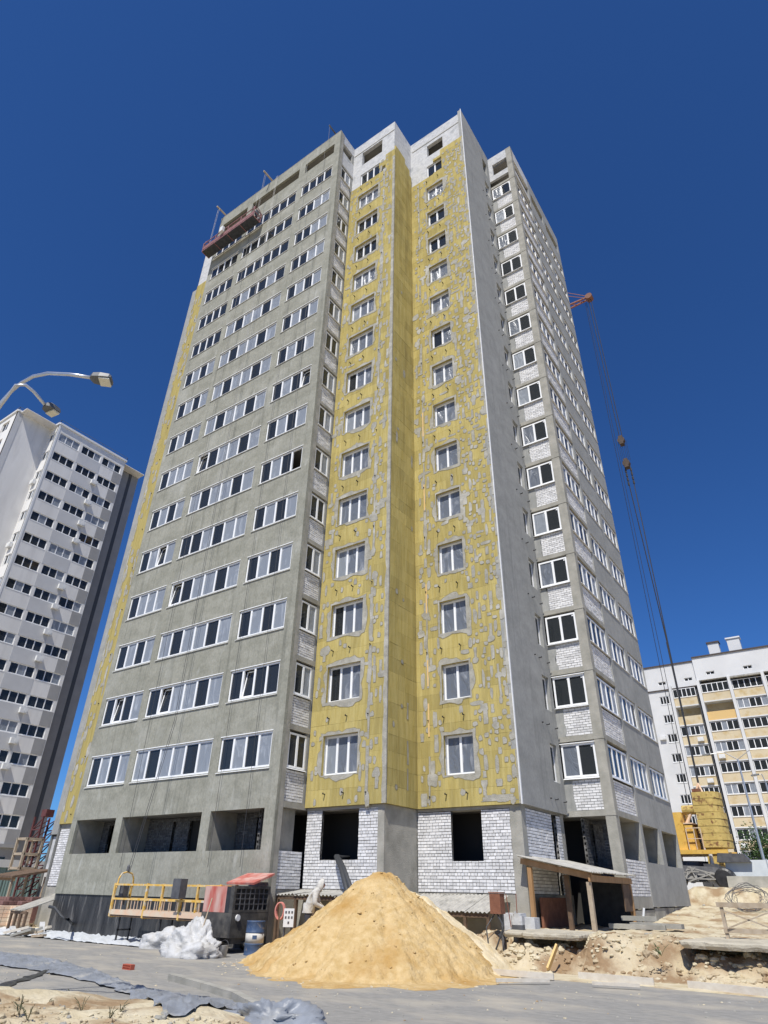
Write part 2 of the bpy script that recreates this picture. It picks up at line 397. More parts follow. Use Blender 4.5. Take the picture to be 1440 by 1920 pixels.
# ------------------------------------------------------------------ windows
WM = {}
def window_mesh(W, H, n, sill=True, top=False):
    key = (round(W, 2), round(H, 2), n, sill, top)
    if key in WM: return WM[key]
    mb = MB(); f = .075; m = .10; D = .075
    mb.box(0, W, 0, D, 0, f); mb.box(0, W, 0, D, H-f, H); mb.box(0, f, .001, D, f, H-f); mb.box(W-f, W, .001, D, f, H-f)
    pw = (W-2*f-(n-1)*m)/n
    for i in range(1, n):
        x = f+i*pw+(i-1)*m; mb.box(x, x+m, -.006, D, f, H-f)
    if sill: mb.hexa([(-.03, -.10, -.075), (W+.03, -.10, -.075), (W+.03, .05, -.03), (-.03, .05, -.03), (-.03, -.10, -.06), (W+.03, -.10, -.06), (W+.03, .05, -.003), (-.03, .05, -.003)])
    if top: mb.box(-.03, W+.03, -.07, .05, H+.004, H+.035)
    me = mb.mesh('window', 'pvc_white'); WM[key] = (me, pw, f, m); return WM[key]
PM = {}
def pane_mesh(w, h, mt):
    k = (round(w, 3), round(h, 3), mt)
    if k not in PM: PM[k] = MB().box(0, w, 0, .012, 0, h).mesh('pane', mt)
    return PM[k]
def add_window(root, fc, s0, s1, z0, z1, patt, d=.09, single=True, top=False, sill=True):
    n = len(patt); me, pw, f, m = window_mesh(s1-s0, z1-z0, n, sill, top)
    o = place(me, 'window', root, fc.map(s0, d, z0), fc.rz); h = z1-z0-2*f
    mt = {'D': 'glass_dark', 'F': 'glass_film', 'S': 'film_sheet'}
    if single:
        for i, c in enumerate(patt):
            if c == 'T':
                k_ = ('sash', round(pw, 3), round(h, 3))
                if k_ not in PM:
                    q = MB().box(-.01, pw+.01, 0, .05, 0, .06).box(-.01, pw+.01, 0, .05, h-.06, h).box(-.01, .05, .001, .05, .06, h-.06).box(pw-.05, pw+.01, .001, .05, .06, h-.06).box(.05, pw-.05, .02, .03, .06, h-.06)
                    g = q.mesh('open_sash', 'pvc_white'); g.materials.append(MATS['glass_dark']); PM[k_] = g
                    for p_ in g.polygons[24:]: p_.material_index = 1
                so = sub(PM[k_], 'open_sash', o, (f+i*(pw+m), .035, f)); so.rotation_euler = (-.13, 0, 0)
            elif c != 'O': sub(pane_mesh(pw, h, mt[c]), 'pane', o, (f+i*(pw+m), .03, f))
    else:
        mb = MB(); ids = []
        for i, c in enumerate(patt):
            if c == 'O': continue
            x = f+i*(pw+m); mb.box(x, x+pw, .03, .042, f, f+h); ids += [c]*6
        if not mb.v: return o
        g = mb.mesh('glazing', None)
        for q in ('D', 'F', 'S'): g.materials.append(MATS[mt[q]])
        for p, c in zip(g.polygons, ids): p.material_index = 'DFS'.index(c)
        sub(g, 'glazing', o)
    return o

# ------------------------------------------------------------------ bricks
BRICK_BUDGET = [300]
def bricks(root, fc, s0, s1, z0, z1, d, openings=(), singles=False, mt='white_brick', pitch=.1, proud=.03, thick=.09, headers=True):
    """Courses of real bricks standing proud of a recessed mortar backing."""
    back = MB(); fc.wall(back, s0, s1, z0, z1, d+.022, d+.12, openings)
    back.build('mortar_backing', 'mortar', root)
    rest = MB(); r = 0; z = z0; rs = random.Random(int(abs(s0*100+z0*7)))
    while z < z1-.03:
        hd = headers and r % 3 == 2; L = .13 if hd else .26; s = s0-(L*.5 if r % 2 else 0)
        za, zb = z+.009, min(z+pitch-.009, z1)
        while s < s1-.02:
            a, b = max(s+.009, s0), min(s+L-.009, s1)
            if b-a > .03:
                pieces = [(a, b, za, zb)]
                for o in openings: pieces = cut(pieces, o)
                for q in pieces:
                    dd = d+rs.uniform(-.006, .006); j = rs.uniform(-.003, .003)
                    if singles and BRICK_BUDGET[0] > 0 and abs(q[1]-q[0]-(L-.018)) < .002 and abs(q[3]-q[2]-.082) < .002:
                        key = ('brick', L)
                        if key not in PM: PM[key] = MB().box(0, L-.018, 0, thick, 0, .082).mesh('brick', mt)
                        place(PM[key], 'brick', root, fc.map(q[0], dd, q[2]+j), fc.rz); BRICK_BUDGET[0] -= 1
                    else: fc.box(rest, q[0], q[1], dd, dd+thick, q[2]+j, q[3]+j)
            s += L
        z += pitch; r += 1
    if rest.v: rest.build('brickwork', mt, root, kind='stuff')

# ------------------------------------------------------------------ the unfinished tower
yA1, yA2, yA3, yA4 = 18.40, 20.00, 22.16, 26.49
xP0, xP1, xC, xD, xE, yG = -30.46, -17.58, -13.80, -9.55, -7.68, 36.03
ZT, ZY, H = 50.34, 4.43, 2.8
NF = 15
T = thing('apartment_tower', 'unfinished tall grey and yellow apartment tower with white framed windows', 'building', (-24.0, 31.2, 0))
fA1, fA2, fA3, fA4 = Face('A', yA1), Face('A', yA2), Face('A', yA3), Face('A', yA4)
fB1, fB2, fB3, fB4 = Face('B', xP1), Face('B', xC), Face('B', xD), Face('B', xE)
W1 = [(-30.08, -27.10), (-26.64, -21.53), (-21.02, -18.12)]
WIN = (5.76, 7.08)
# A1: rendered loggia wall
ops = [(a, b, WIN[0]+H*k, WIN[1]+H*k) for a, b in W1 for k in range(NF)] + [(a, b, 2.95, 4.32) for a, b in W1] + [(a+.1, b, 47.9, 49.08) for a, b in W1]
fA1.wall(MB(), xP0, xP1, 1.42, ZT, 0, .16, ops).build('rendered_wall', 'cement_render', T)
for k in range(NF):
    for i, (a, b) in enumerate(W1):
        p = ['DFDF', 'FDFFDF', 'DFDF'][i]
        if k >= 12: p = p.replace('F', 'D') if i != 2 or k == 14 else 'DDFF'
        elif k in (1, 5) and i == 2: p = 'DTDD' if k == 1 else 'DFDO'
        elif k == 1: p = ['DTDF', 'DTFFDF'][i]
        elif k == 10 and i == 0: p = 'DDDD'
        elif k == 11: p = ['DDDD', 'DFDDFD', 'DDFF'][i]
        elif (k, i) in ((3, 1), (4, 0), (6, 1), (7, 2)): p = ['DFTF', 'TDFFDF', 'DFDT'][i]
        elif random.random() < .2: p = ''.join(c if random.random() < .7 else 'DF'[c == 'D'] for c in p)
        add_window(T, fA1, a, b, WIN[0]+H*k, WIN[1]+H*k, p, .05, k < 8, top=True)
# loggia partition walls, back walls and floors
plan_r = [(xP1, yA1), (xP1, yA2), (xC, yA2), (xC, yA3), (xD, yA3), (xD, yA4), (xE, yA4), (xE, yG)]
cx, cy = -24.02, (yA4+yG)/2
def plan(ins):
    q = [(-17.58-ins, 18.40+ins), (-17.58-ins, 20.0+ins), (-13.80-ins, 20.0+ins), (-13.80-ins, 22.16+ins), (-9.55-ins, 22.16+ins), (-9.55-ins, 26.49+ins), (-7.68-ins, 26.49+ins)]
    up = [(x, 2*cy-y) for x, y in reversed(q)]; r = q+up
    return r+[(2*cx-x, y) for x, y in reversed(r)]
for k in range(17):
    z = 4.36+H*k if k < 16 else 49.12
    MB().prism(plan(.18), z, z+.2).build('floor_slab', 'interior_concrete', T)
MB().prism(plan(1.62), -.2, 49.0).build('core_wall', 'dark_core', T)
mb = MB()
for s0_, s1_ in ((xP0+.01, -30.09), (-27.09, -26.65), (-21.52, -21.03), (-18.11, -17.90)): mb = MB(); fA1.box(mb, s0_, s1_, .165, 1.44, .2, 49.1); mb.build('partition_wall', 'concrete', T)
for s0_, s1_ in ((29.62, 29.96), (32.52, 33.09), (35.9, 36.0)): mb = MB(); fB4.box(mb, s0_, s1_, .205, 1.39, .2, 49.1); mb.build('partition_wall', 'concrete', T)
# ground floor loggia brick back walls, with door gaps
bricks(T, fA1, xP0+.3, xP1-.5, 1.7, 4.34, 1.45, [(-29.6, -28.5, 1.5, 4.2), (-28.0, -27.8, 1.5, 4.2), (-23.9, -22.6, 1.5, 4.2), (-25.0, -24.8, 1.5, 4.2), (-19.9, -19.6, 1.5, 4.2), (-18.9, -18.2, 1.5, 4.2)], mt='shaded_brick')
bricks(T, fB4, 26.9, 35.9, 1.7, 4.34, 1.40, [(27.4, 28.0, 1.5, 4.2), (31.2, 31.9, 1.5, 4.2), (34.0, 34.9, 1.5, 4.2)], mt='shaded_brick')
bricks(T, fA4, -9.5, -8.0, 1.7, 4.34, 1.40, [(-9.2, -8.7, 1.5, 4.2)], mt='shaded_brick')
bricks(T, fB1, 18.9, 20.3, 1.7, 4.34, 1.15, mt='shaded_brick')

# loggia ends (B1), end bay (A4) and its long side (B4): columns, floor edges, brick panels, glazing
def slab_edges(fc, s0, s1, d=0.0):
    for k in range(NF+1):
        mb = MB(); fc.box(mb, s0, s1, d-.012, .2, 4.36+H*k, 4.57+H*k); mb.build('floor_edge', 'concrete', T)
mb = MB(); fB1.box(mb, yA1+.165, 18.80, .0, .3, .2, ZT-.02); mb.build('column', 'concrete', T)
slab_edges(fB1, 18.80, yA2+.1, .02)
mb = MB(); fB1.wall(mb, 18.80, yA2+.12, 49.3, ZT, .03, .18); fB1.wall(mb, 18.8, yA2+.12, 46.57, 47.36, .03, .18); fB1.wall(mb, 18.8, yA2+.12, 47.37, 48.2, .031, .18)
mb.build('parapet_panel', 'gas_block', T)
for k in range(NF):
    bricks(T, fB1, 18.80, yA2+.05, 4.58+H*k, 5.70+H*k, .05, headers=False)
    add_window(T, fB1, 18.83, 19.87, 5.77+H*k, 7.06+H*k, 'DF' if k % 4 else 'DD', .05, k < 8)
mb = MB(); fB1.box(mb, 19.885, yA2+.115, .035, .2, 4.58, 49.2); mb.build('render_patch', 'grey_render', T)
STICK = MB().box(0, .07, 0, .008, 0, .07).mesh('sticker', 'pvc_white')
# E column and end bay
mb = MB(); fA4.box(mb, -8.08, xE, 0, .38, .4, ZT-.02); ec = mb.build('column', 'concrete', T)
slab_edges(fA4, xD-.1, -8.085, .015); slab_edges(fA4, -8.09, xE+.015, -.004); slab_edges(fB4, yA4+.385, 29.6, .012)
mb = MB(); fA4.wall(mb, xD-.1, -8.08, 49.3, ZT, .03, .2); fA4.wall(mb, xD-.1, -8.08, 47.37, 47.95, .03, .2); fA4.wall(mb, xD-.1, -9.25, 47.96, 49.29, .031, .2)
fB4.wall(mb, yA4+.38, 29.6, 49.1, ZT, .012, .18); fB4.wall(mb, yA4+.38, 29.6, 47.37, 47.8, .02, .18)
mb.build('parapet_panel', 'gas_block', T)
for k in range(NF):
    bricks(T, fA4, -9.23, -8.085, 4.58+H*k, 5.72+H*k, .05, singles=k == 0, headers=False)
    mb = MB(); rs = random.Random(k)                       # ragged render patch beside the brick panel
    pts = [(xD-.1, 4.575+H*k)]+[(-9.22+rs.uniform(-.05, .07), 4.575+H*k+1.14*i/6) for i in range(7)]+[(xD-.1, 5.715+H*k)]
    i0 = len(pts); q = [fA4.map(s, .035, z) for s, z in pts]+[fA4.map(s, .1, z) for s, z in pts]
    mb.poly(q[:i0]); [mb.quad(q[i], q[(i+1) % i0], q[i0+(i+1) % i0], q[i0+i]) for i in range(i0)]
    mb.build('render_patch', 'grey_render', T)
    w4 = add_window(T, fA4, -9.50, -8.10, 5.78+H*k, 7.06+H*k, ['FD', 'DD', 'SD', 'FD', 'SD', 'SD', 'DD', 'FD', 'SD'][(k*4+2) % 9] if k else 'SD', .03, k < 8, top=k < 2)
    for sx in (.62, 1.24): sub(STICK, 'sticker', w4, (sx, .02, 1.12))
    bricks(T, fB4, 26.88, 29.60, 4.58+H*k, 5.69+H*k, .05, headers=False)
    for i, (a, b) in enumerate(((26.88, 29.57), (29.95, 32.63), (33.10, 35.93))):
        add_window(T, fB4, a, b, 5.80+H*k, 7.03+H*k, random.choice(['DFDF', 'DFDD', 'DDDF', 'FDFD']), .06, k < 8)
ops = [(a, b, 5.77+H*k, 7.06+H*k) for k in range(NF) for a, b in ((29.95, 32.63), (33.10, 35.93))] + [(29.98, 32.5, 2.93, 4.33), (33.1, 35.88, 2.9, 4.3), (29.98, 32.4, 47.8, 48.92), (32.95, 35.6, 47.8, 48.92)]
fB4.wall(MB(), 29.61, yG, 1.40, ZT, 0, .2, ops).build('rendered_wall', 'grey_render', T)
bricks(T, fB4, 26.88, 29.60, 1.74, 2.93, .03, singles=False, headers=False)

# A2, B2, A3: block walls behind yellow insulation boards
opsA2 = [(-16.86, -15.13, 5.53+H*k, 7.01+H*k) for k in range(NF)]; opsA3 = [(-12.58, -11.31, 5.53+H*k, 6.98+H*k) for k in range(NF)]
fA2.wall(MB(), xP1-.15, xC-.12, ZY+.01, ZT, .12, .36, opsA2+[(-16.8, -15.0, 47.43, 49.05)]).build('block_wall', 'gas_block', T)
fA3.wall(MB(), xC-.125, xD-.13, ZY+.01, ZT, .12, .36, opsA3+[(-12.5, -11.2, 47.4, 48.82)]).build('block_wall', 'gas_block', T)
fB2.wall(MB(), yA2+.365, yA3+.12, ZY+.01, ZT-.003, .12, .36).build('block_wall', 'gas_block', T)
for fc, s0, s1, z in ((fA2, xP1, xC-.13, 49.28), (fA3, xC, xD-.2, 49.28)):
    mb = MB(); fc.box(mb, s0+.03, s1, .095, .3, z-.08, z+.0); mb.build('ring_beam_joint', 'concrete', T)
def boards(fc, s0, s1, ztop, holes, budget):
    rest = MB(); z = ZY; r = 0; rs = random.Random(7)
    while z < 47.6:
        s = s0-(.6 if r % 2 else 0)
        while s < s1:
            a, b = max(s, s0), min(s+1.2, s1)
            if b-a > .05 and z+.6 <= ztop((a+b)/2)+.3:
                pc = [(a+.002, b-.002, z+.002, z+.598)]
                for h in holes: pc = cut(pc, h)
                for q in pc:
                    dd = rs.uniform(-.004, .004)
                    if budget[0] > 0 and len(pc) < 3:
                        mb = MB(); fc.box(mb, q[0], q[1], dd, .119, q[2], q[3]); mb.build('insulation_board', 'mineral_wool', T); budget[0] -= 1
                    else: fc.box(rest, q[0], q[1], dd, .119, q[2], q[3])
            s += 1.2
        z += .6; r += 1
    rest.build('insulation_layer', 'mineral_wool', T, kind='stuff')
boards(fA2, xP1+.01, xC-.002, lambda s: 44.6 if s < -15.0 else 46.3, opsA2, [100])
boards(fA3, xC+.002, xD-.02, lambda s: 44.5 if s < -11.4 else 47.3, opsA3, [120])
boards(fB2, yA2+.122, yA3-.002, lambda s: 47.4-.9*(s-yA2), [], [80])

def blob(mb, rim, fc, s, z, rs_, rz_, r, d=-.009):
    n = 18; ph = r.uniform(0, 99); P = []
    for i in range(n):
        g = 2*math.pi*i/n; q = 1+.34*fbm(math.cos(g)*1.1+ph, math.sin(g)*.9, ph)
        cs, sn = math.cos(g), math.sin(g); P.append((math.copysign(abs(cs)**.7, cs)*q*rs_, math.copysign(abs(sn)**.7, sn)*q*rz_))
    for k, (o, m, dd) in enumerate(((mb, 1.0, d), (rim, None, d+.003))):
        i0 = len(o.v); o.v.append(fc.map(s, dd, z)); e = 0 if m else r.uniform(.010, .022)
        for x, y in P:
            L = math.hypot(x, y) or 1; o.v.append(fc.map(s+x+x/L*e, dd, z+y+y/L*e))
        for i in range(n): o.f.append((i0, i0+1+i, i0+1+(i+1) % n))
def ring(mb, rim, fc, w, r, d=-.010, wid=.13):
    a, b, c, e = w; per = []; N = 44
    L = [(a+(b-a)*t, c) for t in [i/11 for i in range(11)]]+[(b, c+(e-c)*t) for t in [i/11 for i in range(11)]]+[(b-(b-a)*t, e) for t in [i/11 for i in range(11)]]+[(a, e-(e-c)*t) for t in [i/11 for i in range(11)]]
    mx, mz = (a+b)/2, (c+e)/2; ph = r.uniform(0, 50)
    for o, ex, dd in ((mb, 0, d), (rim, .02, d+.003)):
        i0 = len(o.v)
        for s, z in L:
            u = Vector((s-mx, z-mz)); u.normalize(); q = max(.03, wid*(1+1.3*fbm(s*1.7+ph, z*1.7, ph)))+ex
            o.v.append(fc.map(s+.0*u.x, dd, z)); o.v.append(fc.map(s+u.x*q*1.25, dd, z+u.y*q*1.25))
        for i in range(N): j = (i+1) % N; o.f.append((i0+2*i, i0+2*i+1, i0+2*j+1, i0+2*j))
def clear(s, z, rs_, rz_, holes):
    return not any(h[0]-rs_-.06 < s < h[1]+rs_+.06 and h[2]-rz_-.06 < z < h[3]+rz_+.06 for h in holes)
def streak(mb, rim, fc, s, z0, z1, w, r, d=-.0105):
    n = max(4, int((z1-z0)/.18)); ph = r.uniform(0, 99)
    for o, ex, dd in ((mb, 0, d), (rim, .018, d+.003)):
        i0 = len(o.v)
        for i in range(n+1):
            z = z0+(z1-z0)*i/n; q = w*(.55+.9*abs(fbm(z*1.3+ph, ph)))+ex; c = s+.04*fbm(z*.8, ph+5)
            o.v.append(fc.map(c-q, dd, z)); o.v.append(fc.map(c+q, dd, z))
        for i in range(n): o.f.append((i0+2*i, i0+2*i+1, i0+2*i+3, i0+2*i+2))
def glue(fc, s0, s1, ztop, holes, dens, strips, rr, smears=()):
    a, m = MB(), MB(); r = random.Random(rr)
    for h in holes:
        if h[3] < ztop(h[0])+.4: ring(a, m, fc, h, r)
    for s, w in strips:
        z = ZY+.1
        while z < ztop(s)-.6:
            L = r.uniform(.7, 2.6)
            if r.random() < .72: streak(a, m, fc, s, z, min(z+L, ztop(s)-.1), w*r.uniform(.6, 1.3), r)
            z += L*r.uniform(1.0, 1.25)
    done = []
    for (u0, u1, cnt) in smears:
        for _ in range(cnt):
            s = r.uniform(u0, u1); z = r.uniform(ZY+.2, ztop(s)-1.8); L = r.uniform(.22, .75); w = r.uniform(.06, .12)
            if not clear(s, z+L/2, w*1.6, L/2, holes) or any(abs(s-q[0]) < .24 and abs(z+L/2-q[1]) < L/2+q[3] for q in done): continue
            streak(a, m, fc, s, z, z+L, w, r, -.0108-.000002*len(done)); done.append((s, z+L/2, w*1.4, L/2))
            if r.random() < .6: blob(a, m, fc, s+r.uniform(-.05, .05), z+L*r.choice([0, 1]), w*r.uniform(1.4, 2.2), w*r.uniform(1.2, 2.), r, -.0116-.000002*len(done))
    for (u0, u1, per, big) in dens:
        cnt = int((46-ZY)*per)
        for i in range(cnt):
            s = r.uniform(u0, u1); z = r.uniform(ZY+.1, 46.5)
            if r.random() < big: rs_, rz_ = r.uniform(.055, .10), r.uniform(.16, .36)
            elif r.random() < .08: rs_, rz_ = r.uniform(.16, .30), r.uniform(.06, .09)
            else: rs_, rz_ = r.uniform(.05, .10), r.uniform(.06, .13)
            if any(abs(s-q[0]) < (rs_+q[2])*.95+.02 and abs(z-q[1]) < (rz_+q[3])*.95+.02 for q in done): continue
            if z+rz_ > ztop(s)-.1 or s-rs_*1.3 < s0 or s+rs_*1.3 > s1 or not clear(s, z, rs_, rz_, holes): continue
            done.append((s, z, rs_, rz_)); blob(a, m, fc, s, z, rs_, rz_, r, -.009-.0000037*i)
    m.build('adhesive_rim', 'adhesive_rim', T, kind='stuff'); a.build('adhesive_patch', 'adhesive', T, kind='stuff')
glue(fA2, xP1+.03, xC-.2, lambda s: 44.6 if s < -15.0 else 46.3, opsA2, [(-17.5, -16.9, 4., .25), (-16.9, -15.0, 3.2, .1), (-15.0, -13.95, 9., .4)], [(-14.66, .085)], 3, [(-14.95, -14.05, 70), (-17.4, -17.0, 16)])
glue(fA3, xC+.14, xD-.06, lambda s: 44.5 if s < -11.4 else 47.2, opsA3, [(-13.7, -12.65, 9., .3), (-12.6, -11.2, 4., .1), (-11.2, -9.62, 40., .30)], [(-13.24, .06)], 5, [(-11.1, -9.75, 150), (-13.6, -12.8, 45)])
glue(fB2, yA2+.15, yA3-.05, lambda s: 44., [], [(20.2, 22.1, .5, .2)], [(21.75, .05)] if 0 else [], 8)
a, m = MB(), MB(); r = random.Random(4)
for z in (5.0, 5.9, 7.6): streak(a, m, fB2, 21.45, z, z+r.uniform(.6, 1.3), .05, r)
streak(a, m, fA3, -10.4, 4.55, 4.75, .9, r); streak(a, m, fA3, -13.5, 4.5, 4.95, .16, r)
m.build('adhesive_rim', 'adhesive_rim', T, kind='stuff'); a.build('adhesive_patch', 'adhesive', T, kind='stuff')
# corner coats
mb = MB(); n = 160; i0 = 0
for i in range(n+1):
    z = ZY+(45.6-ZY)*i/n; w = .17+.07*fbm(z*1.5, 2.)
    mb.v += [fA2.map(xC-w, -.0135, z), fA2.map(xC+.012, -.0135, z), fA2.map(xC+.012, .05, z)]
for i in range(n):
    k = 3*i; mb.f += [(k, k+1, k+4, k+3), (k+1, k+2, k+5, k+4)]
mb.build('corner_coat', 'adhesive', T)
mb = MB(); fB3.box(mb, yA3-.012, yA3+.06, -.010, .03, ZY-.02, ZT+.22); mb.build('corner_bead', 'white_sheet_metal', T)
mb = MB(); z = ZY
while z < 46:                                              # uneven mesh strip folded round the corner
    h = random.uniform(.8, 1.8); fA3.box(mb, xD-.1-random.uniform(0, .06), xD-.02, -.0115, .0, z, z+h-.02); z += h*1.2
mb.build('corner_mesh', 'adhesive', T)
for z0, z1 in ((7.0, 8.3), (9.0, 10.1), (12.2, 13.6), (17.5, 19), (22, 23.6)): mb = MB(); fA3.box(mb, -13.27, -13.20, -.016, -.002, z0, z1); mb.build('foam_seam', 'block_orange', T)

# B3: smooth rendered side with narrow windows
opsB3 = [(25.42, 26.14, 5.53+H*k, 6.98+H*k) for k in range(NF)]+[(25.4, 26.1, 47.45, 49.0)]
fB3.wall(MB(), yA3+.0, yA4-.004, ZY, ZT+.14, .002, .25, opsB3).build('rendered_wall', 'grey_render', T)
for k in range(NF):
    add_window(T, fB3, 25.43, 26.13, 5.54+H*k, 6.97+H*k, 'D', .14, k < 8)
    add_window(T, fA2, -16.85, -15.14, 5.54+H*k, 7.00+H*k, 'DDD' if k in (14, 12, 11) else 'DSS' if k in (1, 2, 7) else 'SSS' if k % 3 else 'FSS', .19, k < 8)
    add_window(T, fA3, -12.57, -11.32, 5.54+H*k, 6.97+H*k, 'DD' if k in (14, 12, 11) else 'DS' if k in (8,) else 'SS', .19, k < 8)
bk = MB().box(-.022, .022, -.135, .10, -.03, .0).box(-.02, .02, -.135, -.115, 0, .03).mesh('bracket', 'black_steel')
bs = MB().box(-.02, .02, -.06, .10, -.03, .01).mesh('bracket', 'black_steel')
for k in range(NF):
    z = 4.88+H*k
    for x in (-16.61, -15.71): place(bk, 'bracket', T, (x, yA2, z))
    for x in (-12.53, -11.64): place(bk, 'bracket', T, (x, yA3, z))
    place(bs, 'bracket', T, (-14.67, yA2, z-.04)); place(bs, 'bracket', T, (-13.25, yA3, z-.05))
    for y in (24.85, 25.32, 26.22): place(bs if y < 25 else bk, 'bracket', T, (xD, y, z), math.pi/2)

# ground storey under the insulation
oA2 = (-16.80, -15.06, 2.69, 4.31); oA3 = (-12.47, -11.22, 2.70, 4.30)
bricks(T, fA3, xC-.10, -10.12, 1.75, 4.30, .14, [oA3], True)
bricks(T, fA2, xP1+.05, -14.22, 1.78, 4.32, .14, [oA2], True)
bricks(T, fB1, 18.86, yA2+.12, 1.75, 2.94, .06, [], False, headers=False)
bricks(T, fB3, 22.66, 25.05, 1.75, 4.33, .14, [], False, headers=False)
bricks(T, fB3, 25.55, 25.95, 1.75, 4.33, .14, [], False, headers=False)
mb = MB()
for fc, s0, s1, o in ((fA2, xP1+.05, -14.22, oA2), (fA3, xC-.1, -10.12, oA3)):
    fc.box(mb, o[0]-.02, o[1]+.02, .27, .5, o[3]+.002, 4.36); fc.box(mb, s0, s1, .13, .5, 4.325, 4.425)
mb.build('lintel', 'concrete', T)
mb = MB(); fA2.box(mb, -14.215, xC-.13, .13, .5, .2, 4.42); mb.box(xC-.5, xC-.131, yA2+.5, yA3+.2, .2, 4.42); mb.build('concrete_wall', 'concrete', T)
mb = MB(); fA3.box(mb, -10.115, xD-.13, .13, .5, .2, 4.42); mb.build('column', 'concrete', T)
mb = MB(); fB3.box(mb, 25.96, 26.30, .14, .45, .3, 4.42); mb.build('column', 'concrete', T)
mb = MB(); fA1.box(mb, xP0+.01, xP1-.02, .05, .3, -.2, 1.419); mb.build('bitumen_coat', 'bitumen', T)
mb = MB()
fA2.box(mb, xP1-.3, xC-.14, .16, .5, -.2, 1.77); fA3.box(mb, xC-.2, xD-.16, .16, .5, -.2, 1.74); fB3.box(mb, yA3+.5, yA4, .16, .5, -.2, 1.74)
fB4.box(mb, yA4+.4, 29.6, .02, .4, 1.36, 1.735); fB1.box(mb, yA1+.3, yA2+.1, .08, .4, -.2, 1.74)
mb.build('plinth', 'concrete', T)
for i, s in enumerate((26.6, 28.2, 29.8, 31.4, 33.0, 34.6)):
    mb = MB(); fB4.box(mb, s, s+1.58, .03+.02*(i % 2), .4, .2, 1.30 if i < 2 else 1.36); mb.build('foundation_block', 'concrete', T)
# window rebate soffits of roof gallery, roof rod
mb = MB(); mb.box(xP0+.2, xE-.2, yA4+.2, yG-.2, 49.4, 49.5); mb.build('roof_deck', 'concrete', T)
# hidden sides and the mirrored wing that peeps past the far end
mb = MB()
Pf = plan(.02); nP = len(Pf)
for i in range(nP):
    a, b = Pf[i], Pf[(i+1) % nP]; mx, my = (a[0]+b[0])/2, (a[1]+b[1])/2
    if my > yG-.1 and not (a[0] > xE-.1 and b[0] > xE-.1) or (mx < xP0-.01):
        if abs(a[1]-b[1]) < .01 and my < 23: continue
        mb.quad((a[0], a[1], .1), (b[0], b[1], .1), (b[0], b[1], ZT-.01), (a[0], a[1], ZT-.01))
mb.build('rear_wall', 'grey_render', T)
fA2.wall(MB(), -34.24, xP0, ZY, 46.0, .0, .12).build('insulation_board', 'mineral_wool', T)
fA2.wall(MB(), -34.24, xP0, 46.01, ZT, .03, .2).build('block_wall', 'gas_block', T)
bricks(T, fA2, -34.15, xP0, 1.7, 4.2, .14, headers=False)
mb = MB(); fA2.box(mb, -34.2, xP0, .13, .4, 4.21, 4.42); mb.build('lintel', 'concrete', T); mb = MB(); fA2.box(mb, -34.25, xP0, .17, .4, -.1, 1.69); mb.build('plinth', 'concrete', T)
fA3.wall(MB(), -38.49, -34.26, 4.2, ZT, 0, .2).build('rendered_wall', 'grey_render', T)
mb = MB(); fA3.wall(mb, -38.4, -34.26, .0, 4.1, .15, .3); mb.build('block_wall', 'gas_block', T)
a, m = MB(), MB(); r = random.Random(21)
for i in range(120):
    s = r.uniform(-34.1, -33.2); z = r.uniform(4.6, 45.5); blob(a, m, fA2, s, z, r.uniform(.05, .13), r.uniform(.08, .4), r, -.009-.000011*i)
for z in range(5, 45, 2): streak(a, m, fA2, -34.15, z, z+1.6, .08, r)
m.build('adhesive_rim', 'adhesive_rim', T, kind='stuff'); a.build('adhesive_patch', 'adhesive', T, kind='stuff')
for k in range(NF): place(bs, 'bracket', T, (-33.35, yA2, 4.86+H*k))
# parapet caps
mb = MB(); mb.box(xP0, xP1, yA1-.01, yA1+.2, ZT, ZT+.03); mb.build('parapet_cap', 'concrete', T)
# ------------------------------------------------------------------ finished twin tower beyond the road
Q = thing('apartment_tower', 'finished white and grey apartment tower with air conditioners under its windows', 'building', (-84.4, 31.2, 0))
X2, X3, ZQ = -68.1, -70.0, 50.75
f4, f3 = Face('B', X2), Face('B', X3); g3, g4 = Face('A', 22.3), Face('A', 26.55)
rows = [6.35+2.8*k for k in range(16)]
cols = [(26.95, 29.65), (30.02, 32.66), (32.95, 35.65)]
f4.wall(MB(), 26.55, 36.03, 5.0, ZQ-.25, 0, .3, [(a, b, z, z+1.16) for a, b in cols for z in rows]).build('wall', 'tower_white', Q)
f3.wall(MB(), 22.3, 26.55, .1, ZQ-.25, 0, .3).build('wall', 'tower_white', Q)
f3.wall(MB(), 36.03, 39.45, .1, ZQ-.25, 0, .3).build('wall', 'tower_white', Q)
g3.wall(MB(), -74.2, X3-.001, .1, ZQ-.25, 0, .3, [(-73.1, -71.4, z, z+1.45) for z in rows]).build('wall', 'tower_white', Q)
g4.wall(MB(), X3, X2-.001, 5.0, ZQ-.25, 0, .3, [(-69.75, -68.5, z, z+1.16) for z in rows]).build('wall', 'tower_white', Q)
mb = MB(); f4.box(mb, 26.55, 36.03, .15, 2., .1, 4.7); mb.build('ground_storey', 'tower_grey', Q)
mb = MB(); f4.box(mb, 26.4, 36.2, -.12, .6, 4.7, 5.0); mb.build('ledge', 'tower_grey', Q)
mb = MB()
for a in (27.2, 29.4, 31.6, 33.8): f4.box(mb, a, a+1.5, .1, .2, .6, 3.9)
mb.build('shopfront', 'far_glass', Q)
mb = MB(); f3.box(mb, 22.3, 22.95, -.03, .1, .1, ZQ-.26); mb.build('grey_band', 'tower_midgrey', Q); mb = MB(); f3.box(mb, 36.05, 39.45, -.03, .1, .1, ZQ-.26); mb.build('grey_band', 'tower_grey', Q)  # darker grey on the setback face paints in part of its shadow
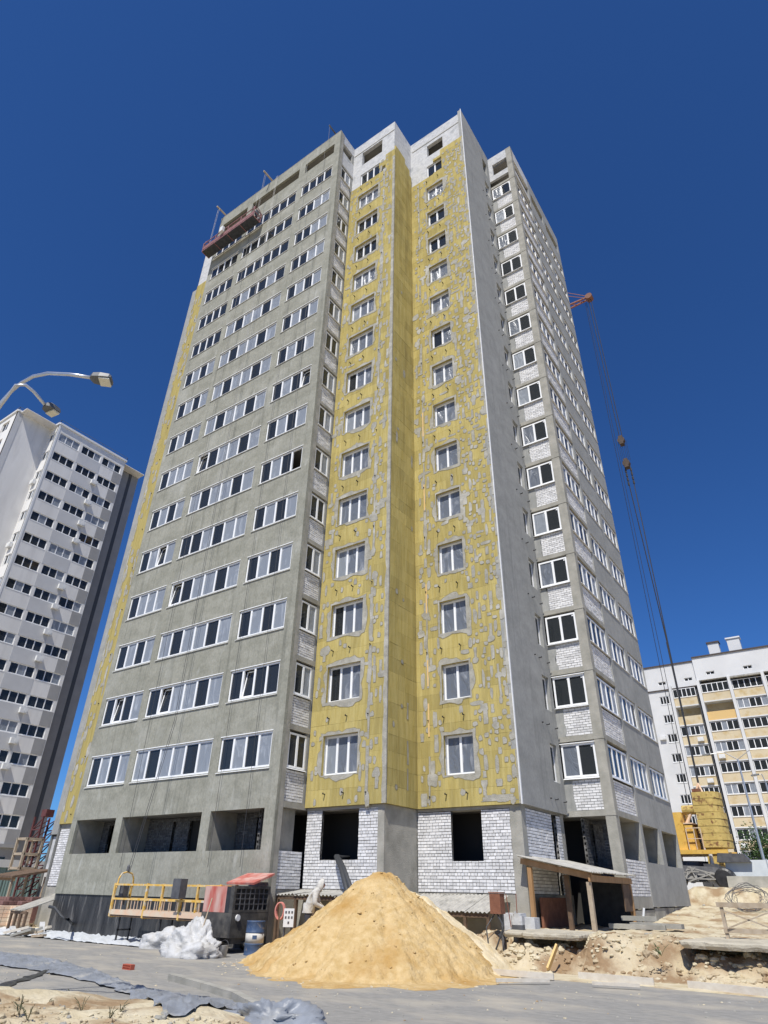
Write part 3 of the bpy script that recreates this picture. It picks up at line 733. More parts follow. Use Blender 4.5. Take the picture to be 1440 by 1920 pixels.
mb = MB(); f3.box(mb, 38.0, 38.45, -.05, .1, .1, ZQ-.3); mb.build('dark_groove', 'tower_dark', Q)
mb = MB(); f4.box(mb, 26.53, 26.75, -.04, .1, 5.0, ZQ-.26); mb.build('corner_trim', 'white_sheet_metal', Q)
for k, z in enumerate(rows):
    mb = MB(); f4.box(mb, 29.75, 32.85, -.018, .1, z-1.63, z-.06); mb.build('grey_panel', 'tower_midgrey', Q)
    mb = MB(); f4.box(mb, 34.75, 35.95, -.02, .1, z-1.6, z-.06); mb.build('grey_panel', 'tower_grey', Q)
    for i, (a, b) in enumerate(cols):
        add_window(Q, f4, a, b, z, z+1.16, random.choice(['DDD', 'DDD', 'DFD', 'FFF', 'DDF']), .08, False)
    add_window(Q, g4, -69.75, -68.5, z, z+1.16, 'DF', .08, False)
    add_window(Q, g3, -73.1, -71.4, z, z+1.45, 'DD', .12, False)
def ac_mesh():
    return MB().box(0, .8, -.38, -.06, 0, .55).box(.05, .09, -.06, .08, -.06, 0).box(.7, .74, -.06, .08, -.06, 0)
acm = ac_mesh().lathe((.55, -.381, .27), [(.2, -.02), (.2, 0)], 12, (0, 1, 0)).mesh('air_conditioner', 'ac_white')
for k, z in enumerate(rows):
    if k % 5 in (1, 2, 4, 3): place(acm, 'air_conditioner', Q, f4.map(32.25, 0, z-1.0+.2*(k % 3)), f4.rz)
    if k % 6 in (1, 4): place(acm, 'air_conditioner', Q, g4.map(-69.7, 0, z-.8), 0.)
mb = MB()
def rim(pts, z0, z1, w):
    for i in range(len(pts)-1):
        a, b = Vector((*pts[i], (z0+z1)/2)), Vector((*pts[i+1], (z0+z1)/2)); mb.bar(a, b, w, z1-z0)
pl = [(-74.3, 22.25), (X3+.05, 22.25), (X3+.05, 26.5), (X2+.05, 26.5), (X2+.05, 36.08), (X3+.05, 36.08), (X3+.05, 39.5)]
rim(pl, ZQ-.24, ZQ, .22); mb.build('roof_rim', 'white_sheet_metal', Q)
mb = MB()
for i in range(len(pl)-1):
    a, b = Vector((*pl[i], 0)), Vector((*pl[i+1], 0)); nn = max(1, int((b-a).length/1.6))
    for j in range(nn+1):
        p = a+(b-a)*j/nn; mb.bar((p.x-.1, p.y+.1, ZQ), (p.x-.1, p.y+.1, ZQ+.5), .03)
    mb.bar((a.x-.1, a.y+.1, ZQ+.5), (b.x-.1, b.y+.1, ZQ+.5), .03)
mb.build('roof_railing', 'lamp_grey', Q)
mb = MB(); mb.prism([(-98, 22.6), (X3-.3, 22.6), (X3-.3, 26.85), (X2-.35, 26.85), (X2-.35, 35.75), (X3-.3, 35.75), (X3-.3, 39.4), (-98, 39.4)], .05, ZQ-.3); mb.build('core_wall', 'dark_core', Q)
mb = MB(); mb.box(-99, -74.21, 22.35, 22.58, .1, ZQ-.3); mb.box(-99, X3-.31, 39.41, 39.6, .1, ZQ-.3); mb.box(-99, X2-.5, 22.6, 39.4, ZQ-.3, ZQ-.2); mb.build('wall', 'tower_white', Q)

# ------------------------------------------------------------------ panel block behind the crane
K = thing('apartment_block', 'long white apartment block with yellow balcony fronts and glazed loggias', 'building', (-8, 112, 2))
YK, ZK = 105., 33.4; fk = Face('A', YK)
piers = [-18.95, -14.85, -10.6, -6.15, -1.9, 2.4]
cz = [27.15-2.8*k for k in range(9)]
fk.wall(MB(), -24.5, -19.15, 2., 29.35, 0, .4, [(-20.88, -19.47, z, z+1.2) for z in cz]).build('wall', 'block_white', K)
vents = [(-20.58, -19.45, 30.05, 30.56), (-16.72, -15.57, 30.15, 30.66)]
vents2 = [(-13.44, -12.27, 30.55, 31.05), (-8.34, -7.17, 30.6, 31.1), (-3.9, -2.7, 30.6, 31.1)]
fk.wall(MB(), -24.6, -15.0, 29.36, 32.95, -.12, .4, vents).build('attic_wall', 'block_white', K)
fk.wall(MB(), -14.95, 3., 29.9, 33.35, -.5, .4, vents2).build('attic_wall', 'block_white', K)
for v in vents+vents2: add_window(K, fk, *v, 'DD', .0 if v in vents else -.35, False, sill=False)
mb = MB(); mb.box(-24.75, -14.97, YK-.25, YK+9, 32.95, 33.15); mb.box(-14.96, 3.1, YK-.65, YK+9, 33.35, 33.55); mb.build('roof_edge', 'roof_edge', K)
mb = MB(); mb.box(-24.5, -15., YK-.16, YK, 29.2, 29.355); mb.build('roof_edge', 'roof_edge', K)
mb = MB(); mb.box(-24.4, 3., YK+1.6, YK+12, 2, 32.9); mb.build('core_wall', 'tower_grey', K)
for p in piers: mb = MB(); fk.box(mb, p-.2, p+.2, -.75, 1.6, 2., 29.9 if p > -15 else 29.7); mb.build('pier', 'block_white', K)
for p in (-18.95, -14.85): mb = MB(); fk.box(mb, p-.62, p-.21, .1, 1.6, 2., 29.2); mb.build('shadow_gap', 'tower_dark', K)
for i in range(5):
    a, b = piers[i]+.22, piers[i+1]-.22-(.4 if i == 0 else 0); off = 0 if i == 0 else .25
    for k in range(9):
        z = 27.72+off-2.8*k+.05; op = (k == 1 and i in (0, 1))
        mb = MB(); fk.box(mb, a, b, -.45, -.3, z-1.25, z-.02)
        mb.build('balcony_front', 'block_orange' if (i, k) == (1, 1) else 'block_yellow', K)
        mb = MB(); fk.box(mb, a, b, -.55, 1.6, z-1.42, z-1.255); mb.build('balcony_slab', 'block_white', K)
        if not op:
            add_window(K, fk, a+.02, b-.02, z, z+1.3, random.choice(['DDDDD', 'DFDDF', 'FDDFD', 'DDFDD', 'FFDDF']), -.42, False)
        if (i*3+k*2+i*k) % 4 == 0 and k: place(acm, 'air_conditioner', K, fk.map(a+.2 if k % 2 else b-1.2, -.46, z-.95), 0.)
    if i == 2:
        mb = MB(); fk.box(mb, a, b, -1.0, -.42, 29.55, 29.75); mb.build('balcony_roof', 'asbestos_sheet', K)
    mb = MB(); fk.box(mb, a, b, 1.2, 1.5, 2, 29.5); mb.build('loggia_wall', 'block_yellow', K)
for z in cz: add_window(K, fk, -20.86, -19.49, z+.01, z+1.19, 'DDD', .05, False, sill=True)
place(acm, 'air_conditioner', K, fk.map(-21.9, 0, 22.0), 0.)
for x, h, w, y in ((-12.55, 36.0, 1.55, 107), (-9.75, 36.2, 1.75, 107), (-9.9, 35.0, .7, 111), (-7.3, 34.9, 1.6, 111)):
    c = MB().box(x, x+w, y, y+1.2, 33.3, h).build('chimney', 'block_white', K); MB().box(x-.15, x+w+.15, y-.15, y+1.35, h+.004, h+.22).build('cap', 'roof_edge' if w < 1.7 else 'white_sheet_metal', c)

# ------------------------------------------------------------------ tower crane behind the tower
CR = thing('tower_crane', 'yellow tower crane base with stacked round counterweights and tall rope tackle', 'crane', (-9.2, 49., 2.16))
CY = 49.0
mb = MB()
for x in (-12.2, -10.8, -7.9): mb.box(x-.1, x+.1, CY-1.6, CY+1.6, 3.7, 4.05)
mb.box(-12.6, -7.35, CY-1.7, CY-1.5, 4.05, 4.28); mb.box(-12.6, -7.35, CY+1.5, CY+1.7, 4.05, 4.28); mb.box(-12.6, -8.9, CY-1.5, CY+1.5, 4.1, 4.24)
mb.build('turntable_deck', 'crane_yellow', CR)
for x0, x1, z1 in ((-11.2, -10.2, 6.0), (-10.15, -9.62, 6.45), (-9.58, -9.1, 5.7)): MB().box(x0, x1, CY-1.45, CY+.8, 4.245, z1).build('machine_cabinet', 'crane_yellow', CR)
mb = MB(); mb.box(-9.6, -9.05, CY-1.5, CY+.6, 5.75, 5.82); mb.build('cabinet_lid', 'cream_paint', CR)
for i in range(8):                                          # ballast slabs, rounded outwards
    z = 4.42+.40*i; pts = [(-8.75, CY+.9), (-8.75, CY-1.3)]
    for j in range(9):
        a = -math.pi/2+math.pi*j/8*.98; pts.append((-7.85+.68*math.cos(a), CY-.2+1.1*math.sin(a)*1.0))
    sh = .05*math.sin(i*2.1); sl = MB().prism([(x+sh-.03*i*.3, y) for x, y in pts], z, z+.375).build('counterweight_slab', 'crane_yellow_dirty', CR)
MB().box(-8.7, -7.7, CY-1.0, CY+.6, 3.45, 4.41).build('counterweight_cradle', 'crane_yellow_dirty', CR)
MB().box(-8.72, -8.25, CY-1.25, CY-.6, 7.62, 7.8).build('rusty_cover', 'rust_brown', CR)
mb = MB()
for dx in (-.38, .42): mb.tube([(-8.4+dx, CY-.9, 7.0), (-8.38, CY-.5, 8.2)], .07, 8)
for dx, dz in ((-1.0, 4.3), (-.75, 4.3)): mb.tube([(-9.5+dx*.3, CY-1.2, dz+1.), (-8.9, CY-.9, 7.0+.3*dx)], .09, 8)
mb.tube([(-10.9, CY-1.3, 6.9), (-9.3, CY-1.3, 5.2)], .05, 6)
mb.build('gantry_strut', 'cream_paint', CR)
MB().lathe((-9.6, CY-.9, 6.6), [(.28, 0), (.28, .9)], 14, (1, 0, 0)).build('winch_drum', 'crane_yellow_dirty', CR)
mb = MB()
for x in (-8.95, -8.5, -8.1): mb.bar((x-.55, CY-1.6, 4.3), (x-.55, CY-1.6, 5.5), .05)
mb.bar((-9.5, CY-1.6, 5.5), (-8.65, CY-1.6, 5.5), .05); mb.bar((-9.5, CY-1.6, 4.9), (-8.65, CY-1.6, 4.9), .04); mb.build('guard_rail', 'cream_paint', CR)
mb = MB()
for x in (-12.0, -8.4): mb.box(x-.35, x+.35, CY-2.4, CY+2.4, 3.0, 3.5)
mb.lathe((-10.2, CY, 3.2), [(1.3, 0), (1.3, .5)], 24); mb.box(-12, -8.4, CY-.4, CY+.4, 3.05, 3.45); mb.build('undercarriage', 'dark_grey_metal', CR)
for x in (-12.0, -8.4):
    for y in (CY-2.3, CY+2.3):
        b = MB().box(x-.5, x+.5, y-.45, y+.45, 2.45, 3.0).build('bogie', 'black_paint', CR)
        mb = MB(); [mb.lathe((x+dx, y-.47, 2.45), [(.27, 0), (.27, .94)], 16, (0, 1, 0)) for dx in (-.28, .28)]; mb.build('wheel', 'dark_grey_metal', b)
MB().lathe((-8.45, CY-1.2, 2.9), [(.11, 0), (.11, 1.2)], 12).build('support_post', 'white_sheet_metal', CR)
# rotating tower (behind the building), rear strut and ropes
mb = MB()
tw = [(-12.9, CY-.6), (-11.7, CY-.6), (-11.7, CY+.6), (-12.9, CY+.6)]
for x, y in tw: mb.bar((x, y, 4.2), (x, y, 60.0), .14)
for i in range(27):
    z = 4.4+2*i
    for j in range(4):
        a, b = tw[j], tw[(j+1) % 4]; mb.bar((*a, z), (*b, z+2), .06)
mb.build('tower_mast', 'crane_yellow', CR)
tip = Vector((-8.36, CY, 56.2))
mb = MB()
for dy in (-.35, .35): mb.bar((-12.3, CY+dy, 56.2), (tip.x-.1, CY+dy*.5, tip.z), .14); mb.bar((-12.3, CY+dy, 59.8), (tip.x, CY+dy*.5, tip.z), .05)
for i in range(6): t = i/6; mb.bar((-12.3+3.9*t, CY-.3, 56.2), (-12.3+3.9*(t+.16), CY+.25, 56.2), .06)
mb.build('rear_strut', 'rusty_red', CR)
mb = MB(); mb.lathe((tip.x, CY-.35, tip.z), [(.36, 0), (.36, .7)], 16, (0, 1, 0)); mb.build('strut_sheave', 'rust_brown', CR)
mb = MB(); mb.bar((-12.3, CY, 53), (-50, CY+8, 62), .5, .9); mb.build('jib', 'crane_yellow', CR)
def block(z):
    b = MB(); b.lathe((tip.x-.03, CY-.2, z), [(.31, 0), (.31, .4)], 18, (0, 1, 0)); b.box(tip.x-.2, tip.x+.15, CY-.26, CY+.26, z-.48, z+.42)
    return b.build('pulley_block', 'hook_steel', CR)
block(37.05); block(34.5)
mb = MB()
for dx in (-.12, .12): mb.tube([(tip.x+dx, CY, tip.z), (tip.x+dx, CY, 37.4)], .035, 5)
for dx in (-.34, -.2, -.06, .1, .24, .36): mb.tube([(tip.x+dx, CY, 36.9), (tip.x+dx, CY, 34.7)], .012, 4)
for dx in (-.22, .22): mb.tube([(tip.x+dx, CY, 34.2), (tip.x+dx*.1, CY, 18.0), (tip.x, CY-.4, 8.3)], .04, 5)
for dx in (-.22, .22):
    for i in range(4): mb.tube([(tip.x+dx, CY, 33.9-.45*i), (tip.x+dx, CY, 33.6-.45*i)], .085, 6)
mb.tube([(tip.x, CY-.2, 18.), (tip.x, CY-.4, 8.2)], .065, 6)
for dx in (-.0, .13): mb.tube([(tip.x-.55+dx, CY+.2, tip.z-.3), (tip.x-1.0+dx*2.2, CY, 4.3)], .02, 4)
mb.build('rope', 'steel_cable', CR)

# ------------------------------------------------------------------ suspended platforms
def cradle(root, x0, x1, y0, y1, zb, rail, deck, posts, hoop, tubes=.045, panel=False, ht=1.05):
    MB().box(x0, x1, y0, y1, zb, zb+.05).build('deck', deck, root)
    mb = MB()
    for y in (y0, y1):
        mb.bar((x0, y, zb+.14), (x1, y, zb+.14), tubes*.8, .16)
    mb.build('toe_board', 'cream_paint' if not panel else rail, root)
    for i in range(posts):
        x = x0+(x1-x0)*i/(posts-1)
        mb = MB()
        for y in (y0, y1): mb.bar((x, y, zb), (x, y, zb+ht), tubes*1.25)
        mb.bar((x, y0, zb), (x, y1, zb), tubes)
        mb.build('post', rail, root)
    mb = MB()
    for y in (y0, y1):
        for h in (.55, 1.0) if ht > .8 else (.4, ht): mb.bar((x0, y, zb+h), (x1, y, zb+h), tubes)
    for x in (x0, x1):
        for h in (.55, 1.0): mb.bar((x, y0, zb+h), (x, y1, zb+h), tubes)
    mb.build('guard_rail', rail, root)
    k = int((x1-x0)/.36)
    for i in range(0 if panel else k):
        x = x0+(x1-x0)*(i+.5)/k
        for y in (y0, y1): MB().bar((x, y, zb+.1), (x, y, zb+.55), .026).build('baluster', 'cream_paint', root)
    for x in hoop:
        pts = [(x, y0, zb+.9), (x, y0+.03, zb+1.2), (x, y0+.12, zb+1.36), (x, (y0+y1)/2, zb+1.42), (x, y1-.12, zb+1.36), (x, y1-.03, zb+1.2), (x, y1, zb+.9)]
        MB().tube(pts, .03, 8).build('suspension_hoop', rail, root)
        h = MB().box(x-.12, x+.12, (y0+y1)/2-.12, (y0+y1)/2+.12, zb+.62, zb+1.0).lathe((x, (y0+y1)/2, zb+.35), [(.1, 0), (.1, .28)], 12); h.build('hoist_motor', 'dark_grey_metal', root)
U_ = thing('suspended_platform', 'dull pink work platform hanging by ropes near the top of the tower', 'work platform', (-27.3, 17.7, 44.6))
cradle(U_, -30.3, -24.7, 17.35, 18.05, 44.62, 'pink_primer', 'black_paint', 5, (-30.2, -24.8), .05, True)
mb = MB()
for i in range(4): x = -30.25+1.39*i; mb.box(x, x+1.32, 17.33, 17.345, 44.78, 45.12); mb.box(x, x+1.32, 18.055, 18.07, 44.78, 45.12)
mb.build('side_panel', 'pink_primer', U_)
MB().box(-28.25, -27.9, 17.1, 17.3, 45.2, 45.75).build('control_box', 'ac_white', U_)
mb = MB()
for x in (-30.2, -24.8):
    mb.tube([(x, 17.7, 46.0), (x, 17.72, 50.75)], .012, 4); mb.tube([(x+.12, 17.7, 46.0), (x+.12, 17.75, 50.75)], .008, 4)
mb.build('rope', 'steel_cable', U_)
for x in (-30.2, -24.8):
    o = MB().bar((x, 17.55, 50.8), (x, 21.5, 50.8), .1, .14).bar((x, 18.7, 50.34), (x, 18.7, 50.8), .09).build('roof_outrigger', 'timber_weathered')
    tag(o, 'steel outrigger beam on the roof edge holding the pink platform', 'beam', 'roof outriggers of the pink platform')
for i, (x, s) in enumerate(((-23.7, 0), (-18.6, 1))):
    o = thing('roof_hoist_frame', ['rusty triangular hoist frame standing on the parapet above the wide loggias', 'slim dark hoist mast standing on the parapet corner'][s], 'frame', (x, 19., 50.37))
    mb = MB()
    if s: mb.bar((x, 19., 50.3), (x, 19.2, 52.3), .12); mb.bar((x+.3, 19.4, 50.3), (x, 19.2, 52.2), .07); mb.bar((x, 18.1, 51.7), (x, 19.6, 51.7), .09)
    else:
        for q in range(3): mb.bar((x-.9*q, 19., 50.3), (x-.9*q+.25, 19.5, 51.7), .06); mb.bar((x-.9*q+.4, 20., 50.3), (x-.9*q+.25, 19.5, 51.7), .06)
        mb.bar((x-2, 19.5, 51.7), (x+.4, 19.5, 51.7), .06)
    mb.build('strut', 'rusty_red' if not s else 'dark_grey_metal', o)
    if s: MB().tube([(x, 18.15, 51.7), (x, 18.2, 49.3)], .012, 4).build('rope', 'steel_cable', o)
o = thing('suspended_platform', 'yellow tubular work platform resting low beside the black wall base', 'work platform', (-20.9, 17.1, .78))
cradle(o, -23.8, -18.1, 16.75, 17.45, .80, 'yellow_cradle', 'timber_dark', 4, (-23.72,), .06)
MB().box(-20.15, -19.75, 16.42, 16.72, 1.42, 2.0).build('control_box', 'dark_grey_metal', o)
mb = MB(); [mb.tube([(x, 17.1, 2.2), (x+.05, 17.9, 8.0), (x+.1, 17.98, 49.5)], .011, 4) for x in (-23.72, -23.6)]; mb.build('rope', 'steel_cable', o)
for x in (-23.3, -21.0, -18.9):
    mb = MB()
    for y in (16.85, 17.35): mb.bar((x, y, 0), (x, y, .79), .05)
    mb.bar((x, 16.8, .4), (x, 17.4, .4), .05).build('support_trestle', 'black_paint', o)
mb = MB(); mb.lathe((-23.72, 17.1, 2.2), [(.03, 0), (.06, .05), (.06, .2), (.03, .25)], 8); mb.build('shackle', 'dark_grey_metal', o)
for i, (x, d) in enumerate(((-25.9, .16), (-20.6, .14), (-18.9, .15))):
    q = MB().tube([(x, yA1-d, 49.6), (x, yA1-d, 2.4)], .010, 4).build('safety_rope', 'steel_cable'); tag(q, 'thin safety rope hanging down the grey rendered facade', 'rope', 'ropes down the rendered facade')

# ------------------------------------------------------------------ street lamps
L = thing('street_lamp', 'galvanised street lamp with two curved arms high over the road', 'street lamp', (-12.3, 3.25, 0))
MB().tube([(-12.3, 3.25, 0), (-12.3, 3.25, 8.2)], [.11, .075], 14).build('pole', 'galvanised', L, True)
h1, h2 = at_z(170, 708, 9.62), at_z(84, 759, 9.6)
arc = [Vector((-12.3, 3.25, 8.2)), Vector((-12.1, 3.27, 8.75)), at_y(0, 757, 3.36), at_y(20, 735, 3.40), at_y(40, 718, 3.44), at_y(62, 706, 3.48), at_y(90, 700, 3.54), at_y(130, 702, 3.63), h1]
MB().tube(arc, .034, 10).build('arm', 'galvanised', L, True)
arc2 = [Vector((-12.3, 3.25, 8.2)), Vector((-12.0, 3.3, 8.9)), at_z(30, 722, 9.72), at_z(48, 722, 9.80), at_z(64, 735, 9.76), h2]
MB().tube(arc2, .030, 10).build('arm', 'galvanised', L, True)
def lamp_head(a, b, w, root):
    a = Vector(a); b = Vector(b); t = (b-a).normalized(); r = t.cross(Vector((0, 0, 1))).normalized(); u = r.cross(t); LL = (b-a).length
    mb = MB()
    def sec(q, ww, hh): c = a+t*q*LL; return [c-r*ww-u*hh*.4, c+r*ww-u*hh*.4, c+r*ww*.8+u*hh*.6, c-r*ww*.8+u*hh*.6]
    S = [sec(0, w*.35, .07), sec(.12, w*.8, .10), sec(.45, w, .11), sec(.9, w, .09), sec(1., w*.85, .05)]
    for i in range(4): mb.hexa([*S[i], *S[i+1]])
    hd = mb.build('lamp_head', 'lamp_grey', root)
    mb = MB(); c0, c1 = a+t*LL*.46, a+t*LL*.95; o = u*(-.056)
    mb.hexa([c0-r*w*.85+o-u*.02, c0+r*w*.85+o-u*.02, c0+r*w*.85+o+u*.01, c0-r*w*.85+o+u*.01, c1-r*w*.85+o-u*.02, c1+r*w*.85+o-u*.02, c1+r*w*.85+o+u*.01, c1-r*w*.85+o+u*.01])
    mb.build('lens', 'lamp_lens', hd)
    mb = MB(); mb.box(c0.x-.03, c0.x+.03, c0.y-.03, c0.y+.03, c0.z+.06, c0.z+.12); mb.build('photocell', 'white_sheet_metal', hd)
lamp_head(h1, at_z(210, 713, 9.62), .13, L); lamp_head(h2, at_z(107, 775, 9.6), .13, L)
# street lamps near the panel block
for i, (px, py, bx, by, arms) in enumerate(((1383, 1424, 1432, 1612, ((1332, 1414), (1440, 1403))), (1436, 1468, 1462, 1600, ((1424, 1452),)))):
    o = None; top = at_d(px, py, 58.); base = Vector((top.x, top.y, 2.15))
    o = thing('street_lamp', ['slim street lamp with two long arms before the panel block', 'slim single arm street lamp before the panel block'][i], 'street lamp', base)
    MB().tube([base, top], [.11, .06], 8).build('pole', 'galvanised', o)
    for ax, ay in arms:
        e = at_d(ax, ay, 58.); mid = top.lerp(e, .45)+Vector((0, 0, .35)); MB().tube([top, mid, e], .035, 6).build('arm', 'galvanised', o)
        lamp_head(e, e+(e-mid).normalized()*.6, .13, o)
# ------------------------------------------------------------------ sand heap
def heap(name, mt, fn, x0, x1, y0, y1, n, label):
    mb = MB(); ids = {}; st = (x1-x0)/n; m = int((y1-y0)/st)
    for i in range(n+1):
        for j in range(m+1):
            x, y = x0+i*st, y0+j*st; ids[i, j] = len(mb.v); mb.v.append((x, y, fn(x, y)))
    for i in range(n):
        for j in range(m):
            q = (ids[i, j], ids[i+1, j], ids[i+1, j+1], ids[i, j+1])
            if max(mb.v[k][2] for k in q) > -.05: mb.f.append(q)
    o = mb.build(name, mt, None, True); tag(o, label, 'sand pile'); return o
ap = at_d(712, 1636, 20.3)
def cone(x, y, c, h, sl, top=.35, seed=0.):
    dx, dy = x-c[0], y-c[1]; a = math.atan2(dy, dx); r = math.hypot(dx, dy)
    rr = math.sqrt(r*r+top*top)-top*.6
    rr *= 1+.10*fbm(math.cos(a)*1.4+seed, math.sin(a)*1.4, seed)
    z = h-sl*rr
    z += .06*fbm(a*7+seed, r*.35, seed)*min(1, r)+.08*fbm(x*1.9, y*1.9, seed)+.055*abs(fbm(x*4.5, y*4.5, seed))+.02*fbm(x*13, y*13, seed)-.10*max(0, fbm(x*1.1+4, y*1.1, seed+3)-.25)
    foot = .16; t = z
    if t < foot: t = foot*math.exp((t-foot)/.15)-.05     # slumped toe
    return t
def pile1(x, y): return max(cone(x, y, (ap.x, ap.y), ap.z+.1, .72, .20, 1.), cone(x, y, (ap.x-1.6, ap.y+1.0), 1.45, .5, .5, 3.))
heap('sand_pile', 'sand_orange', pile1, ap.x-5.2, ap.x+5., ap.y-5., ap.y+4.4, 190, 'tall heap of orange building sand in front of the tower')
pc = at_d(770, 1668, 21.2); pe = at_d(842, 1722, 21.2)
def pile2(x, y):
    best = -1
    for t in range(6):
        c = pc.lerp(pe, t/5); best = max(best, cone(x, y, (c.x, c.y), c.z+.02, .68, .25, 6.))
    return best
heap('sand_pile', 'sand_pale', pile2, pc.x-4., pe.x+3.4, pc.y-3.6, pe.y+3., 120, 'paler cream sand heap leaning against the orange sand')

# ------------------------------------------------------------------ worker beside the sand
wp = at_d(578, 1700, 22.2); wp.z = .30
Wk = thing('person', 'worker in white hooded jacket and dark trousers bending over the sand with a shovel', 'person', wp)
fwd = Vector((.80, .60, 0)); fwd = Vector((_R0.x*.9+_F.x*.1, _R0.y*.9+_F.y*.1, 0)).normalized(); side = Vector((-fwd.y, fwd.x, 0))
def J(f, s, z): return wp+fwd*f+side*s+Vector((0, 0, z))
verts = []; edges = []; radii = []
def jt(p, r, par=None):
    verts.append(tuple(p)); radii.append(r)
    if par is not None: edges.append((par, len(verts)-1))
    return len(verts)-1
pel = jt(J(0, 0, .90), .165); spn = jt(J(.05, 0, 1.10), .185, pel); che = jt(J(.17, 0, 1.33), .205, spn); nck = jt(J(.29, 0, 1.49), .085, che); hd_ = jt(J(.38, 0, 1.57), .085, nck); jt(J(.45, 0, 1.64), .085, hd_)
hands = []
for s in (-1, 1):
    hp = jt(J(.0, .10*s, .84), .11, pel); kn = jt(J(.10*(1 if s > 0 else .2), .12*s, .48), .075, hp); an = jt(J(-.03 if s < 0 else .06, .12*s, .09), .05, kn); jt(J(.14 if s > 0 else .05, .13*s, .04), .045, an)
    sh = jt(J(.20, .21*s, 1.38), .105, che); el = jt(J(.24+.06*s, .27*s, 1.10), .078, sh); wr = jt(J(.44-.06*s, .12*s, .98), .045, el)
    pa = jt(J(.49-.06*s, .10*s, .95), .034, wr); hands.append(J(.52-.06*s, .09*s, .93))
    for k in range(4): b = jt(J(.55-.06*s, (.06+.022*k)*s, .945-.008*k), .010, pa); jt(J(.57-.06*s, (.06+.022*k)*s, .905-.006*k), .009, b)
    th = jt(J(.49-.06*s, .055*s, .925), .011, pa); jt(J(.53-.06*s, .045*s, .905), .010, th)
me = bpy.data.meshes.new('body'); me.from_pydata(verts, edges, []); bo = bpy.data.objects.new('body', me); col.objects.link(bo)
sk = bo.modifiers.new('Skin', 'SKIN'); sv = me.skin_vertices[0].data
for i, r in enumerate(radii): sv[i].radius = (r, r)
sv[pel].use_root = True
bo.modifiers.new('Sub', 'SUBSURF').levels = 2
dg = bpy.context.evaluated_depsgraph_get(); ev = bo.evaluated_get(dg); m2 = bpy.data.meshes.new_from_object(ev)
bpy.data.objects.remove(bo)
m2.materials.clear()
for q in ('cloth_white', 'cloth_dark', 'skin', 'black_paint'): m2.materials.append(MATS[q])
for p in m2.polygons:
    c = p.center; f_ = (c-wp).dot(fwd); z = c.z-wp.z
    p.material_index = 3 if z < .10 else 1 if z < .90 else 2 if (f_ > .47 and z < 1.02) or (z > 1.50 and f_ > .36) else 0
    p.use_smooth = True
bo = bpy.data.objects.new('body', m2); col.objects.link(bo); hang(bo, Wk)
mb = MB(); c0 = J(.37, 0, 1.565)                              # hood: shell open to the front and below
for i in range(13):
    for j in range(17):
        th = math.pi*.02+math.pi*.86*i/12; ph = -math.pi*.60+1.2*math.pi*j/16
        k = 1.0+.05*math.sin(j*1.7+i)
        pk_ = max(0., math.cos(th))*max(0., -math.cos(ph))
        mb.v.append(tuple(c0+(fwd*((-math.cos(ph))*math.sin(th)*.165+.035*math.cos(th)+.05*pk_)+side*math.sin(ph)*math.sin(th)*.15+Vector((0, 0, math.cos(th)*.185-.05*pk_)))*k))
for i in range(12):
    for j in range(16): k = i*17+j; mb.f.append((k, k+1, k+18, k+17))
hood = mb.build('hood', 'cloth_white', Wk, True); sm = hood.modifiers.new('Solid', 'SOLIDIFY'); sm.thickness = .02
mb = MB()                                                   # jacket skirt over the hips
for i in range(7):
    z = .86+.26*i/6; r = .195-.003*i/6
    for j in range(20):
        a = 2*math.pi*j/20; q = r*(1+.06*math.sin(3*a+i)); mb.v.append(tuple(J(.04*i/6+math.cos(a)*q*.92, math.sin(a)*q*1.05, z)))
for i in range(6):
    for j in range(20): mb.f.append((i*20+j, i*20+(j+1) % 20, (i+1)*20+(j+1) % 20, (i+1)*20+j))
mb.build('jacket_hem', 'cloth_white', Wk, True)
s0, s1 = hands[0]+Vector((0, 0, .25))-fwd*.18, hands[1]+fwd*.55+Vector((0, 0, -.45))
o = thing('shovel', 'long handled shovel held by the worker over the sand', 'shovel', s1)
a = hands[0]; b = hands[1]; dr = (b-a); dr = (fwd*.75+Vector((0, 0, -.62))).normalized()
MB().tube([a-dr*.35, a+dr*.95], .017, 8).build('handle', 'timber_weathered', o)
e = a+dr*.93; sd = side
mb = MB(); mb.hexa([e-sd*.04, e+sd*.04, e+sd*.04+Vector((0, 0, .012)), e-sd*.04+Vector((0, 0, .012)), e+dr*.3-sd*.11, e+dr*.3+sd*.11, e+dr*.3+sd*.11+Vector((0, 0, .012)), e+dr*.3-sd*.11+Vector((0, 0, .012))]); mb.build('blade', 'dark_grey_metal', o)

# ------------------------------------------------------------------ corrugated roofing
def corrugated(name, mt, a, b, c, d, waves, amp, parent, across=True):
    """Sheet a-b (high edge) to d-c (low edge), waves along a->b."""
    a, b, c, d = map(Vector, (a, b, c, d)); nrm = (b-a).cross(d-a).normalized(); n = waves*8
    if nrm.z < 0: nrm = -nrm
    mb = MB()
    for t in (0, 1):
        i0 = len(mb.v)
        for i in range(n+1):
            u = i/n; w = amp*math.sin(2*math.pi*waves*u)
            for v in (0, .33, .66, 1): p = a.lerp(b, u).lerp(d.lerp(c, u), v); mb.v.append(tuple(p+nrm*(w-.008*t)))
        for i in range(n):
            for v in range(3): k = i0+i*4+v; mb.f.append((k, k+4, k+5, k+1) if not t else (k, k+1, k+5, k+4))
    return mb.build(name, mt, parent)
S = thing('entrance_shed', 'timber shed with a corrugated sloping roof over the basement entrance', 'shed', (-8.5, 24., .8))
